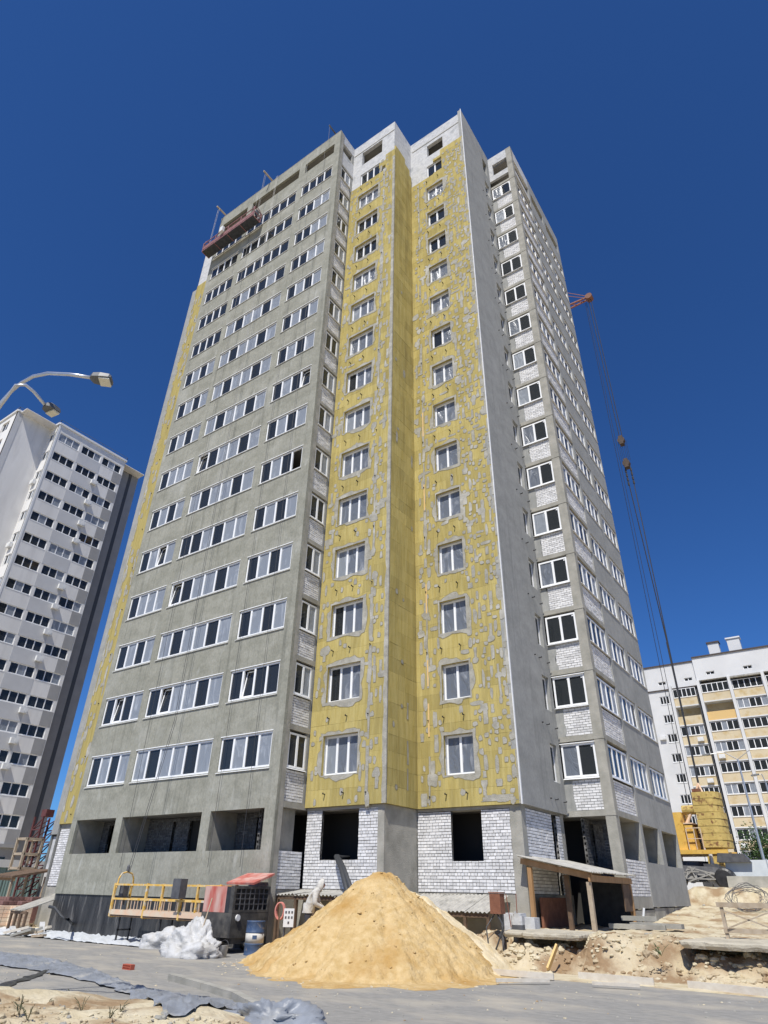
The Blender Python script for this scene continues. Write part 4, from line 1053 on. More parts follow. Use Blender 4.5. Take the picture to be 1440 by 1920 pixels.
for i in range(4):
    y0 = 21.75+1.14*i
    corrugated('roof_sheet', 'asbestos_sheet', (-9.75+.03*i, y0, 2.83+.012*(i % 2)), (-9.75+.03*i, y0+1.2, 2.83+.012*(i % 2)), (-7.32+.05*(i % 2), y0+1.2, 2.36+.012*(i % 2)), (-7.32+.05*(i % 2), y0, 2.36+.012*(i % 2)), 8, .022, S)
for p0, p1, w, h in (((-9.7, 21.95, 2.68), (-7.4, 21.95, 2.24), .06, .17), ((-7.45, 21.85, 2.20), (-7.45, 26.25, 2.20), .06, .18), ((-8.5, 21.9, 2.44), (-8.5, 26.2, 2.44), .06, .12)):
    MB().bar(p0, p1, w, h).build('beam', 'timber', S)
for x, y, t, mt_ in ((-9.42, 21.98, 2.5, 'timber'), (-7.52, 21.98, 2.1, 'timber_weathered'), (-7.50, 26.1, 2.1, 'timber'), (-8.45, 22.6, 2.3, 'timber_dark')):
    MB().bar((x, y, .5), (x, y, t), .13, .13, (0, 1, 0)).build('post', mt_, S)
MB().box(-9.5, -9.42, 22.75, 24.9, .72, 1.66).build('door_panel', 'rust_brown', S)
MB().box(-9.38, -7.55, 26.36, 26.42, .5, 2.2).build('pit_shade_sheet', 'black_paint', S)  # black sheet added to paint in the darkness of the basement pit
MB().box(-7.50, -7.46, 25.2, 26.05, 1.3, 2.1).build('side_board', 'timber_dark', S)
# low covers over the light wells
def cover(x0, x1, yb, yf, zb, zf, n, label, mt='asbestos_sheet'):
    o = thing('light_well_cover', label, 'cover', ((x0+x1)/2, yf, 0)); w = (x1-x0)/n
    for i in range(n):
        a = x0+w*i; j = random.uniform(-.05, .05)
        corrugated('roof_sheet', mt, (a-.04, yb, zb+j*.4), (a+w+.04, yb, zb+j*.3), (a+w+.04, yf+j, zf+j), (a-.04, yf+j, zf-j), 6, .022, o)
    for i in range(n+1): x = x0+w*i*.98+.05; MB().bar((x, yf+.12, 0), (x, yf+.12, zf-.06), .09).build('post', 'timber_dark', o)
    MB().bar((x0, yf+.1, zf-.09), (x1, yf+.1, zf-.09), .06, .1).build('beam', 'timber_dark', o)
    return o
cover(-17.35, -14.0, 20.1, 18.55, 1.74, 1.60, 4, 'low corrugated cover over a dark light well behind the worker')
cover(-13.6, -10.35, 22.2, 20.55, 1.70, 1.24, 4, 'low sloping corrugated cover beside the rusty box under the brick wall')
cover(-31.6, -30.4, 19.9, 17.2, 1.62, .80, 3, 'sloping corrugated cover at the far black corner of the tower')
for x0, x1, y0 in ((-17.3, -14.1, 19.9), (-13.5, -10.4, 22.0)):
    pass

# ------------------------------------------------------------------ compressor, drum, bags and other kit
cb = at_d(430, 1752, 23.9); cb.z = 0
O = thing('air_compressor', 'red and black portable air compressor with its hood propped open', 'compressor', cb)
x1, y0 = cb.x, cb.y; x0, y1 = x1-1.4, y0+1.65
MB().box(x0, x1, y0, y1, .42, 1.08).build('lower_body', 'dusty_black', O)
MB().box(x0+.02, x1-.36, y0+.012, y1-.02, 1.085, 1.80).build('side_hood', 'red_paint', O); MB().box(x1-.358, x1-.157, y0+.014, y1-.022, 1.085, 1.80).build('grille_dark_fill', 'black_paint', O)  # plain black box added behind the grille as its shaded interior
mb = MB(); mb.box(x1-.155, x1+.004, y0-.004, y0+.09, 1.085, 1.82); mb.box(x1-.155, x1+.004, y1-.09, y1, 1.085, 1.82); mb.box(x1-.155, x1+.004, y0+.09, y1-.09, 1.74, 1.82); mb.box(x1-.155, x1+.004, y0+.09, y1-.09, 1.085, 1.16)
mb.build('grille_frame', 'dusty_black', O)
mb = MB(); [mb.box(x1-.05, x1-.01, y0+.09+.21*i, y0+.12+.21*i, 1.16, 1.74) for i in range(1, 7)]; [mb.box(x1-.048, x1-.012, y0+.09, y1-.09, 1.16+.145*i, 1.185+.145*i) for i in range(1, 4)]; mb.build('grille_bar', 'dark_grey_metal', O)
MB().lathe((x1+.005, y0+.25, .95), [(.09, 0), (.09, .05)], 14, (1, 0, 0)).build('filler_cap', 'ac_white', O)
mb = MB(); mb.hexa([(x1-1.2, y0+.75, 1.86), (x1+.1, y0+.75, 1.86), (x1+.1, y0+1.7, 2.16), (x1-1.2, y0+1.7, 2.16), (x1-1.2, y0+.73, 1.92), (x1+.1, y0+.73, 1.92), (x1+.1, y0+1.68, 2.22), (x1-1.2, y0+1.68, 2.22)]); mb.build('open_hood', 'red_paint', O)
MB().box(x0-.1, x1-.2, y0+.3, y1-.3, .25, .41).build('chassis', 'dark_grey_metal', O)
for yy in (y0+.1, y1-.25):
    wl = MB().lathe((x0+.7, yy, .31), [(.22, 0), (.31, .03), (.31, .13), (.22, .16)], 20, (0, 1, 0)).build('wheel', 'black_film', O); MB().lathe((x0+.7, yy-.01, .31), [(.14, 0), (.14, .18)], 14, (0, 1, 0)).build('rim', 'dark_grey_metal', wl)
MB().bar((x1-.2, y0+.8, .3), (x1+.5, y0+.5, .12), .07).build('tow_bar', 'dark_grey_metal', O)

db = at_z(474, 1791, 0.0)
O = thing('oil_drum', 'blue steel drum with a wide white band and dented ribs', 'drum', db)
pr = [(.285, 0), (.295, .015), (.285, .03), (.285, .27), (.298, .29), (.285, .31)]
MB().lathe(db, pr, 28).build('lower_shell', 'drum_blue', O, True)
MB().lathe(db, [(.285, .31), (.286, .57)], 28).build('middle_band', 'drum_white', O, True)
MB().lathe(db, [(.285, .57), (.298, .59), (.285, .61), (.285, .86), (.295, .875), (.285, .89), (.27, .88), (.26, .86), (.0, .858)], 28).build('upper_shell', 'drum_blue', O, True)
q = db+Vector((-.02, -.29, .36)); mb = MB()
for i in range(4):
    a0 = math.atan2(-db.y, -db.x)-.25+.12*i; a1 = a0+.12
    p = [db+Vector((math.cos(a)*.2885, math.sin(a)*.2885, z)) for a, z in ((a0, .42), (a1, .42), (a1, .52), (a0, .52))]; mb.quad(*p)
mb.build('label_patch', 'drum_blue', O)

def crumple(fn_c, rx, ry, h, seed, n=26, m=44, fold=.34, jit=.0):
    rj = random.Random(int(seed*10))
    mb = MB()
    for i in range(n+1):
        th = math.pi/2*i/n
        for j in range(m):
            a = 2*math.pi*j/m; nx, ny, nz_ = math.cos(a)*math.cos(th), math.sin(a)*math.cos(th), math.sin(th)
            k = 1+fold*fbm(nx*1.3+seed, ny*1.3, nz_*1.3+seed, 2)
            w_ = nx*5+ny*3+nz_*4+2.6*fbm(nx*1.5+seed, ny*1.5, nz_*1.5, 3); k += (.07+.16*fold)*abs(math.sin(w_*1.6))*math.cos(th*.8)-.20*abs(fbm(nx*2.4+seed, ny*2.4+2, nz_*2.4, 3))
            k += rj.uniform(-jit, jit)
            mb.v.append((fn_c.x+nx*rx*k, fn_c.y+ny*ry*k, max(fn_c.z-.01, fn_c.z+nz_*h*k-(.02 if i == 0 else 0))))
    for i in range(n):
        for j in range(m): mb.f.append((i*m+j, i*m+(j+1) % m, (i+1)*m+(j+1) % m, (i+1)*m+j))
    return mb
p = at_d(362, 1781, 23.3); p.z = 0.
tag(crumple(p, 1.02, .68, .84, 3., 30, 54, .4, .03).build('bulk_bag', 'white_bag', None, True), 'large crumpled white bulk bag lying in front of the compressor', 'bag')
for px, py, rx, ry, h, sd_, lb in ((308, 1778, .85, .6, .55, 9., 'small white sack slumped beside the large bulk bag'), (240, 1757, 1.2, .5, .34, 14., 'flat white folded sacking at the foot of the yellow platform')):
    tag(crumple(at_z(px, py, 0.), rx, ry, h, sd_).build('sack', 'white_bag', None, True), lb, 'sack')
p = at_z(270, 1750, 0.); p = p+Vector((-.3, .3, 0))
tag(crumple(p, 1.5, .6, .62, 21., fold=.2).build('black_sack', 'black_film', None, True), 'shiny black plastic sack lying under the yellow platform', 'sack')
a = at_d(371, 1768, 22.9); b = at_d(398, 1684, 23.3)
tag(MB().tube([a, b], [.02, .018], 8).build('wooden_pole', 'timber_weathered'), 'pale wooden pole stuck upright in the white bulk bag', 'pole')
bu = at_d(418, 1779, 23.0); bu.z = 0.
O = thing('bucket', 'dented grey bucket between the white bag and the blue drum', 'bucket', bu)
MB().lathe(bu, [(.12, 0), (.16, .30), (.165, .31), (.15, .31), (.11, .02), (.0, .018)], 20).build('shell', 'galv_bucket', O, True)
MB().tube([bu+Vector((.16*math.cos(t), .05, .30+.13*math.sin(t))) for t in [math.pi*i/8 for i in range(9)]], .006, 5).build('bail', 'dark_grey_metal', O)

# plastic sheeting laid along the building line
def sheet(name, mt, L1, L2, label, amp=.05, nu=60, nv=14, zf=None, cat='sheeting', seed=0.):
    def pick(Ls, u):
        t = u*(len(Ls)-1); i = min(int(t), len(Ls)-2); f = t-i; return (Ls[i][0]+(Ls[i+1][0]-Ls[i][0])*f, Ls[i][1]+(Ls[i+1][1]-Ls[i][1])*f)
    def hit(px, py):
        z = 0.
        for _ in range(12): p_ = at_z(px, py, z); z = .5*z+.5*gz(p_.x, p_.y)
        return at_z(px, py, z)
    P1 = [hit(*q) for q in L1]; P2 = [hit(*q) for q in L2]
    def pk(Ls, u): t = u*(len(Ls)-1); i = min(int(t), len(Ls)-2); return Ls[i].lerp(Ls[i+1], t-i)
    def fn(u, v):
        p_ = pk(P1, u).lerp(pk(P2, u), v); w = .7*(1-min(1, abs(fbm(p_.x*1.2+seed, p_.y*1.2, seed, 2))*2.2))**2+.5*(1-min(1, abs(fbm(p_.x*2.6+seed, p_.y*2.6, 2., 2))*2.4))**3+.25*(1-min(1, abs(fbm(p_.x*6, p_.y*6, 4., 2))*2.4))**3
        ed = min(1, 6*min(v, 1-v))
        p_ = p_+Vector((.08*fbm(p_.x*2, p_.y*2, 7.), .10*fbm(p_.x*2, p_.y*2, 9.), 0))*(.4+.6*(1-ed))
        return (p_.x, p_.y, gz(p_.x, p_.y)+.018+amp*w*(.35+.65*ed))
    o = MB().grid(fn, nu, nv).build(name, mt, None, True); tag(o, label, cat); return o
sheet('plastic_sheet', 'white_film', [(-40, 1740), (40, 1741), (110, 1744), (180, 1748), (250, 1752), (330, 1762)], [(-40, 1752), (40, 1756), (110, 1763), (180, 1770), (250, 1776), (330, 1782)], 'pale plastic sheeting spread along the foot of the tower', .10, 80, 12, seed=2.)
sheet('tarpaulin', 'grey_film', [(-60, 1783), (0, 1788), (75, 1795), (165, 1818), (280, 1858), (350, 1868), (430, 1878), (470, 1896)], [(-60, 1808), (0, 1812), (80, 1824), (165, 1842), (245, 1868), (300, 1912), (350, 1906), (445, 1912)], 'grey plastic tarpaulin draped along the edge of the sandy mound', .075, 140, 26, seed=5.)
def hitg(px, py):
    z = 0.
    for _ in range(12): p_ = at_z(px, py, z); z = .5*z+.5*gz(p_.x, p_.y)
    return at_z(px, py, z)
tag(crumple(hitg(505, 1922), .62, .42, .26, 31., 22, 40, .6, .05).build('tarpaulin', 'grey_film', None, True), 'bunched grey plastic tarpaulin beside the kerb stones', 'sheeting')
sheet('black_strip', 'black_film', [(-10, 1850), (30, 1838), (70, 1826), (112, 1808)], [(-10, 1862), (34, 1846), (76, 1831), (118, 1811)], 'narrow black plastic strip lying over the sandy mound', .03, 30, 4, cat='strip', seed=1.)

# kerb
kb = bpy.data.objects.new('kerb', None); col.objects.link(kb); kb['kind'] = 'structure'; kb['label'] = 'row of grey concrete kerb stones'
kp = [at_z(320, 1838), at_z(382, 1856), at_z(440, 1874), at_z(468, 1890), at_z(498, 1905), at_z(560, 1940)]
for i in range(len(kp)-1):
    a, b = kp[i], kp[i+1]; t = (b-a).normalized(); MB().bar(a+t*.012+Vector((0, 0, .0)), b-t*.012+Vector((0, 0, .0)), .16, .24).build('kerb_stone', 'concrete', kb)
for i in range(0):
    a = kp[0]+Vector((-1.0*(i+1), .12*(i+1), .01)); t = Vector((1, -.12, 0)); MB().bar(a+Vector((0, 0, .02)), a+t*.98+Vector((0, 0, .02)), .16, .22).build('kerb_stone', 'concrete', kb)
# single red brick with its holes
rb = at_z(236, 1819, 0.0)
O = thing('red_brick', 'single red hollow brick lying alone on the grey road', 'brick', rb)
mb = MB(); ft = Face('A', rb.y)
ft.wall(mb, rb.x-.16, rb.x+.16, .008, .115, 0, .12, [(rb.x-.14+.056*i, rb.x-.10+.056*i, .022+.045*j, .052+.045*j) for i in range(5) for j in range(2)]); mb.build('shell', 'red_brick', O)
MB().box(rb.x-.155, rb.x+.155, rb.y+.06, rb.y+.115, .01, .11).build('core', 'timber_dark', O)

# ------------------------------------------------------------------ things by the light wells
bxp = at_d(932, 1690, 22.0)
O = thing('power_box', 'rusty brown steel box on a post beside the low cover', 'box', (bxp.x, bxp.y, .0))
MB().box(bxp.x-.17, bxp.x+.17, bxp.y-.15, bxp.y+.15, 1.24, 1.76).build('body', 'rust_brown', O); MB().box(bxp.x-.19, bxp.x+.19, bxp.y-.17, bxp.y+.17, 1.765, 1.79).build('lid', 'rust_brown', O)
MB().bar((bxp.x+.1, bxp.y+.05, 0), (bxp.x+.1, bxp.y+.05, 1.235), .07).build('post', 'dark_grey_metal', O)
mb = MB(); mb.tube([(bxp.x, bxp.y-.05, 1.24), (bxp.x+.25, bxp.y-.2, .95), (bxp.x+.05, bxp.y-.25, .5), (bxp.x-.15, bxp.y-.2, .2)], .025, 6); mb.tube([(bxp.x-.1, bxp.y, 1.24), (bxp.x-.3, bxp.y-.2, .9), (bxp.x-.2, bxp.y-.3, .3)], .018, 6); mb.build('cable', 'hose', O)
cp = at_d(972, 1736, 22.3)
O = thing('canister', 'white plastic canister half full of dark liquid before the concrete blocks', 'canister', (cp.x, cp.y, cp.z-.3))
zc = at_d(972, 1755, 22.3).z
def rbox(w, d, z0, z1, c): return MB().prism([(c.x+sx*w+ex*.04*(-sx), c.y+sy*d+ey*.04*(-sy)) for sx, sy, ex, ey in ((-1, -1, 0, 1), (-1, -1, 1, 0), (1, -1, 1, 0), (1, -1, 0, 1), (1, 1, 0, 1), (1, 1, 1, 0), (-1, 1, 1, 0), (-1, 1, 0, 1))], z0, z1)
rbox(.17, .13, zc, zc+.27, cp).build('liquid', 'dark_grey_metal', O); rbox(.172, .132, zc+.272, zc+.50, cp).build('shell', 'white_bag', O)
rbox(.12, .09, zc+.501, zc+.55, cp).build('shoulder', 'white_bag', O); MB().lathe((cp.x-.08, cp.y, zc+.55), [(.035, 0), (.035, .05)], 10).build('cap', 'white_bag', O)
for i, (px, w) in enumerate(((962, .55), (990, .45))):
    q = at_d(px, 1740, 22.75); o = MB().box(q.x-w/2, q.x+w/2, q.y, q.y+.4, .25, 1.25-.1*i).build('concrete_block', 'gas_block'); tag(o, ['pale concrete block standing behind the white canister', 'smaller pale concrete block next to the shed post'][i], 'block')
for px, py, dx in ((955, 1690, -.1), (968, 1700, .02)):
    q = at_d(px, py, 22.6); o = MB().tube([(q.x, q.y, .9), (q.x+dx, q.y, 1.75)], .012, 6).build('rebar', 'rusty_red'); tag(o, 'thin rusty steel bar standing up behind the canister', 'rebar', 'bars behind the canister')
# distribution box, hose reel, red pump by the drum
q = at_d(541, 1724, 22.4)
O = thing('socket_box', 'white power distribution box with rows of dark sockets near the drum', 'box', (q.x, q.y, 0))
bz = at_d(541, 1738, 22.4).z; ang = math.atan2(q.y, q.x)+math.pi/2; ux = Vector((math.cos(ang), math.sin(ang), 0)); uy = Vector((-ux.y, ux.x, 0))
if uy.dot(Vector((q.x, q.y, 0))) < 0: ux, uy = -ux, -uy
def ob(mb, c, hx, hy, z0, z1): c = Vector((c.x, c.y, 0)); mb.hexa([c-ux*hx-uy*hy+Vector((0, 0, z0)), c+ux*hx-uy*hy+Vector((0, 0, z0)), c+ux*hx+uy*hy+Vector((0, 0, z0)), c-ux*hx+uy*hy+Vector((0, 0, z0)), c-ux*hx-uy*hy+Vector((0, 0, z1)), c+ux*hx-uy*hy+Vector((0, 0, z1)), c+ux*hx+uy*hy+Vector((0, 0, z1)), c-ux*hx+uy*hy+Vector((0, 0, z1))]); return mb
ob(MB(), q, .15, .1, bz, bz+.46).build('case', 'ac_white', O)
mb = MB()
for i in range(3):
    for j in range(3):
        if j == 0 and i != 1: continue
        ob(mb, q-uy*.10+ux*(.09*(i-1)), .025, .008, bz+.08+.13*j, bz+.14+.13*j)
mb.build('socket', 'dark_grey_metal', O)
mb = MB(); [mb.bar(Vector((q.x, q.y, 0))+ux*s, Vector((q.x, q.y, bz))+ux*s, .04) for s in (-.1, .1)]; mb.build('stand_leg', 'dark_grey_metal', O)
q = at_d(524, 1708, 23.2)
O = thing('hose_coil', 'pink hose coil hung up beside the socket box', 'hose', (q.x, q.y, q.z-.4)); mb = MB()
for k in range(3): mb.tube([q+ux*(.13*math.cos(t)+.02*k)+uy*.03*k+Vector((0, 0, .22*math.sin(t))) for t in [2*math.pi*i/18 for i in range(19)]], .022, 7)
mb.build('coil', 'pink_reel', O); mb = MB(); mb.bar(Vector((q.x, q.y, 0))+ux*.02, q+Vector((0, 0, .2)), .05); mb.build('post', 'timber_dark', O)
q = at_z(516, 1757, 0.); O = thing('site_pump', 'small red pump with grey motor standing next to the blue drum', 'pump', q)
ob(MB(), q, .16, .2, .12, .42).build('body', 'red_paint', O); MB().lathe(q+ux*.2+Vector((0, 0, .27)), [(.13, 0), (.14, .05), (.14, .3), (.1, .36)], 16, ux).build('motor', 'dark_grey_metal', O); ob(MB(), q+ux*.15, .35, .18, .0, .1).build('base', 'dark_grey_metal', O)
q = at_z(505, 1762, 0.)+Vector((-.1, .5, 0)); tag(crumple(q, .4, .35, .95, 44., fold=.15).build('cement_sack', 'grey_film', None, True), 'tall grey wrapped sack leaning behind the blue drum', 'sack')
# two black hoses out of the ground floor window
for i, (bx_, by_) in enumerate(((652, 1676), (660, 1672))):
    a = Vector((-15.95+.08*i, yA2+.2, 2.76)); b = at_d(bx_, by_, 22.0); c = Vector((b.x, b.y, .4))
    mb = MB(); mb.tube([a+Vector((0, .5, .02)), a, a+Vector((.05, -.22, .02)), a.lerp(b, .3)+Vector((0, 0, -.03)), b, c], [.06, .07, .08, .08, .075, .07], 10)
    tag(mb.build('black_hose', 'hose', None, True), 'thick black hose hanging out of the ground floor opening behind the sand', 'hose', 'hoses out of the opening')
# pipe and coil on the white sheeting at the black wall
mb = MB(); mb.tube([at_d(92, 1700, 30.5), at_d(103, 1702, 30.3), at_d(115, 1718, 30.), at_d(128, 1724, 29.5), at_z(140, 1738, .05)], .05, 8); tag(mb.build('rubber_pipe', 'hose', None, True), 'dark rubber pipe sagging from the corrugated cover to the ground', 'pipe')
q = at_z(117, 1748, 0.); O = thing('spotlight', 'round grey work lamp lying on the white sheeting', 'lamp', q)
MB().lathe(q+Vector((0, 0, .26)), [(.06, -.1), (.2, .0), (.26, .18), (.26, .3), (.22, .3)], 18, (.4, -.7, -.1)).build('shade', 'galvanised', O, True); MB().lathe(q+Vector((.1, -.18, .22)), [(.19, 0), (.19, .02)], 16, (.4, -.7, -.1)).build('lens', 'black_paint', O)
# ------------------------------------------------------------------ bank: slabs, boards, barrier, rubble
def slab(pts, zt, th, label, seed, mt='dirty_slab'):
    o = MB(); n = len(pts); r = random.Random(seed); P = []
    for i in range(n):
        a, b = Vector(pts[i]), Vector(pts[(i+1) % n])
        for t in range(14): q = a.lerp(b, t/14); P.append((q.x+r.uniform(-.05, .05)+.16*fbm(q.x*1.5, q.y*1.5, seed), q.y+r.uniform(-.05, .05)+.2*fbm(q.x*1.3, q.y*1.3, seed+4)))
    n2 = len(P); cx_, cy_ = sum(p[0] for p in P)/n2, sum(p[1] for p in P)/n2
    for k_, (f_, dz) in enumerate(((.96, -th), (1., -th*.55), (1.0, -.03), (.97, 0.), (.6, .03), (.25, .05))):
        for x_, y_ in P: X_, Y_ = cx_+(x_-cx_)*f_, cy_+(y_-cy_)*f_; o.v.append((X_, Y_, zt+dz+(.04*fbm(X_*2, Y_*2, seed) if k_ > 1 else .03*fbm(X_*5, Y_*5, seed))))
    for k_ in range(5):
        for i in range(n2): o.f.append((k_*n2+i, k_*n2+(i+1) % n2, (k_+1)*n2+(i+1) % n2, (k_+1)*n2+i))
    o.f.append(tuple(range(5*n2, 6*n2))); o.f.append(tuple(reversed(range(n2)))); s = o.build('broken_slab', mt); tag(s, label, 'concrete slab'); return s
slab([(-9.35, 19.75), (-7.3, 19.65), (-7.0, 21.3), (-9.3, 21.5)], .83, .14, 'broken concrete slab overhanging the dirt hollow before the shed', 1)
slab([(-4.6, 19.55), (-1.2, 19.45), (-.8, 21.6), (-4.5, 21.5)], .84, .16, 'broken concrete slab under the timber barrier', 2)
slab([(-1.15, 19.5), (2.6, 19.4), (2.6, 21.6), (-.75, 21.6)], .83, .15, 'long broken concrete slab beyond the barrier slab', 3)
for i, (x, y, z, l, a) in enumerate(((-6.9, 24.2, .92, 1.7, .15), (-6.4, 24.6, .96, 1.6, -.05), (-7.1, 25.2, 1.12, 1.1, .3))):
    o = MB(); d = Vector((math.cos(a), math.sin(a), 0)); c = Vector((x, y, z)); o.bar(c-d*l/2, c+d*l/2, .32, .13); b = o.build('kerb_block', 'concrete')
    tag(b, ['loose concrete kerb block lying before the shed', 'second loose kerb block stacked behind the first', 'short tilted kerb block leaning by the foundation'][i], 'concrete block')
tag(MB().bar((-7.15, 25.6, .85), (-7.0, 25.65, 1.42), .5, .06).build('white_board', 'white_sheet_metal'), 'white board leaning against the foundation blocks by the shed', 'board')
q = at_d(1027, 1818, 20.3); w = at_d(1044, 1773, 20.6)
tag(MB().bar(q, w, .05, .16, (0, 1, 0)).build('yellow_plank', 'block_orange'), 'short yellow plank propped against the hollow under the slab', 'plank')
bd = [((915, 1821), (1038, 1831), .12, 'pale plank edging the road below the hollow'), ((1085, 1829), (1226, 1841), .14, 'long pale plank edging the road below the weeds'), ((1290, 1846), (1470, 1864), .14, 'long pale plank edging the road below the barrier'),
      ((930, 1838), (1030, 1838), .07, 'thin plank lying on the dust before the hollow'), ((1110, 1843), (1200, 1848), .06, 'thin broken lath on the road edge')]
for (a, b, h, lb) in bd:
    A, B = at_z(*a, 0.09), at_z(*b, 0.09); tag(MB().bar(A, B, .05, h, (0, 0, 1)).build('plank', 'timber_pale'), lb, 'plank')
# timber barrier
pl_, pr_ = at_d(1361, 1766, 21.2), Vector((-1.2, 21.3, .85)); zb, ztp = .84, 1.62
O = thing('timber_barrier', 'weathered timber barrier with crossed braces standing on the broken slab', 'barrier', (pl_.x, 21., zb))
def bx_at(px): return at_y(px, 1740, 20.75).x
xa, xb = bx_at(1361), bx_at(1361)+2.6
for x in (xa, xa+1.3, xb): MB().bar((x, 20.75, zb), (x, 20.75, ztp+.02), .08).build('post', 'timber_weathered', O)
MB().bar((xa-.1, 20.70, ztp-.02), (xb+.1, 20.70, ztp-.02), .04, .11).build('top_rail', 'timber_weathered', O)
MB().bar((xa-.05, 20.70, zb+.2), (xb+.1, 20.70, zb+.22), .04, .10).build('bottom_rail', 'timber_weathered', O)
for a, b in (((xa+.05, zb+.25), (xa+1.25, ztp-.1)), ((xa+.05, ztp-.15), (xa+1.25, zb+.22)), ((xa+1.35, zb+.25), (xb-.05, ztp-.1))):
    MB().bar((a[0], 20.68, a[1]), (b[0], 20.68, b[1]), .03, .08, (0, 1, 0)).build('brace', 'timber_weathered', O)
# wire coil on the upper bank
q = at_d(1402, 1686, 34.); q.z = gz(q.x, q.y); mb = MB(); r = random.Random(3)
for k in range(14):
    R_ = .72+r.uniform(-.25, .2); e = r.uniform(-.6, .6)
    mb.tube([q+Vector((R_*math.cos(t)+r.uniform(-.09, .09), .3*math.sin(t+e)+.04*k-.2, max(.03, .5+(.38+.14*math.sin(k*2.3))*math.sin(t)+r.uniform(-.05, .05)))) for t in [2*math.pi*i/20 for i in range(21)]], .008, 4)
tag(mb.build('wire_coil', 'dark_grey_metal'), 'tangled coil of dark steel wire on the upper bank', 'wire')
# retaining ledge rail, barrier blocks and site fence beyond
O = thing('site_fence', 'low white site fence of metal panels behind the upper bank', 'fence', (-4, 43.5, 2.1))
for i in range(6):
    x = -7.0+2.05*i; MB().box(x, x+2.0, 43.5, 43.54, 2.75, 3.55).build('panel', 'fence_white', O); MB().bar((x-.02, 43.57, 2.1), (x-.02, 43.57, 3.6), .06).build('post', 'galvanised', O)
for i in range(4):
    x = -6.9+2.2*i; o = MB().hexa([(x, 42.0, 2.1), (x+2.1, 42.0, 2.1), (x+2.1, 42.6, 2.1), (x, 42.6, 2.1), (x, 42.2, 2.75), (x+2.1, 42.2, 2.75), (x+2.1, 42.4, 2.75), (x, 42.4, 2.75)]).build('concrete_barrier', 'concrete')
    tag(o, 'grey concrete road barrier in a row before the white fence', 'barrier', 'road barriers before the white fence')
# dark machine parked under the crane
mp = at_d(1318, 1662, 43.5); O = thing('compaction_roller', 'dark dusty site machine with two drums parked below the yellow crane', 'machine', (mp.x, mp.y, 2.15)); zg = 2.14
MB().hexa([(mp.x-1.5, mp.y, zg+.35), (mp.x+1.4, mp.y, zg+.35), (mp.x+1.4, mp.y+1.6, zg+.35), (mp.x-1.5, mp.y+1.6, zg+.35), (mp.x-.9, mp.y+.2, zg+1.15), (mp.x+.9, mp.y+.2, zg+1.05), (mp.x+.9, mp.y+1.5, zg+1.05), (mp.x-.9, mp.y+1.5, zg+1.15)]).build('body', 'dark_grey_metal', O)
for x in (-1.5, 1.2): MB().lathe((mp.x+x, mp.y-.2, zg+.5), [(.40, 0), (.5, .06), (.5, 1.7), (.40, 1.76)], 20, (0, 1, 0)).build('drum', 'black_paint', O)
for x in (-.45, .55): MB().lathe((mp.x+x, mp.y-.06, zg+.55), [(.28, 0), (.28, .1), (.12, .1)], 16, (0, 1, 0)).build('hub', 'galv_bucket', O)
mb = MB(); r = random.Random(8); [mb.bar((mp.x+r.uniform(-.9, .9), mp.y-.1, zg+r.uniform(.3, 1.1)), (mp.x+r.uniform(-.9, .9), mp.y-.15, zg+r.uniform(.3, 1.1)), .06) for _ in range(12)]; mb.build('linkage', 'galv_bucket', O)
MB().hexa([(mp.x+.9, mp.y+.5, zg+1.3), (mp.x+2.6, mp.y+.5, zg+1.3), (mp.x+2.6, mp.y+1.5, zg+1.3), (mp.x+.9, mp.y+1.5, zg+1.3), (mp.x+1., mp.y+.5, zg+1.75), (mp.x+2.3, mp.y+.5, zg+1.7), (mp.x+2.3, mp.y+1.5, zg+1.7), (mp.x+1., mp.y+1.5, zg+1.75)]).build('hood', 'dark_grey_metal', O)

# ------------------------------------------------------------------ bushes and weeds
def leaves(mb, c, rx, ry, rz, n, size, r):
    for _ in range(n):
        while True:
            u = Vector((r.uniform(-1, 1), r.uniform(-1, 1), r.uniform(-1, 1)))
            if .25 < u.length < 1: break
        k = 1+.35*fbm(u.x*2+c.x, u.y*2, u.z*2); p = c+Vector((u.x*rx*k, u.y*ry*k, u.z*rz*k))
        d = Vector((r.uniform(-1, 1), r.uniform(-1, 1), r.uniform(-.6, 1))).normalized()*size*r.uniform(.6, 1.3); e = d.cross(Vector((r.uniform(-1, 1), r.uniform(-1, 1), r.uniform(-1, 1)))).normalized()*size*.35
        mb.poly([p, p+d*.5+e, p+d, p+d*.5-e])
r = random.Random(5)
for i, (px, d, h, w) in enumerate(((1352, 62, 2.3, 1.8), (1372, 64, 2.1, 1.7), (1395, 63, 2.4, 2.0), (1415, 66, 2.0, 1.6), (1443, 62, 4.6, 2.2))):
    b = at_d(px, 1640, d); b.z = 2.16; O = thing('bush', ['dark green bush before the panel block, nearest the crane ballast', 'rounded dark green bush second from the crane ballast', 'broad dark green bush before the panel block balconies', 'small dark green bush beside the lamp post base', 'tall dark green leafy tree standing beside the lamp post'][i], 'tree' if i == 4 else 'bush', b, 'greenery before the panel block')
    mb = MB(); [leaves(mb, b+Vector((r.uniform(-w*.5, w*.5), r.uniform(-w*.4, w*.4), h*r.uniform(.35, .75))), w*.5, w*.5, h*.32, 420, .17, r) for _ in range(6)]; mb.build('crown', 'leaf_dark', O)
    mb = MB(); [mb.tube([b, b+Vector((r.uniform(-.5, .5), r.uniform(-.5, .5), h*.7))], [.05, .015], 5) for _ in range(5)]; mb.build('trunk', 'timber_dark', O)
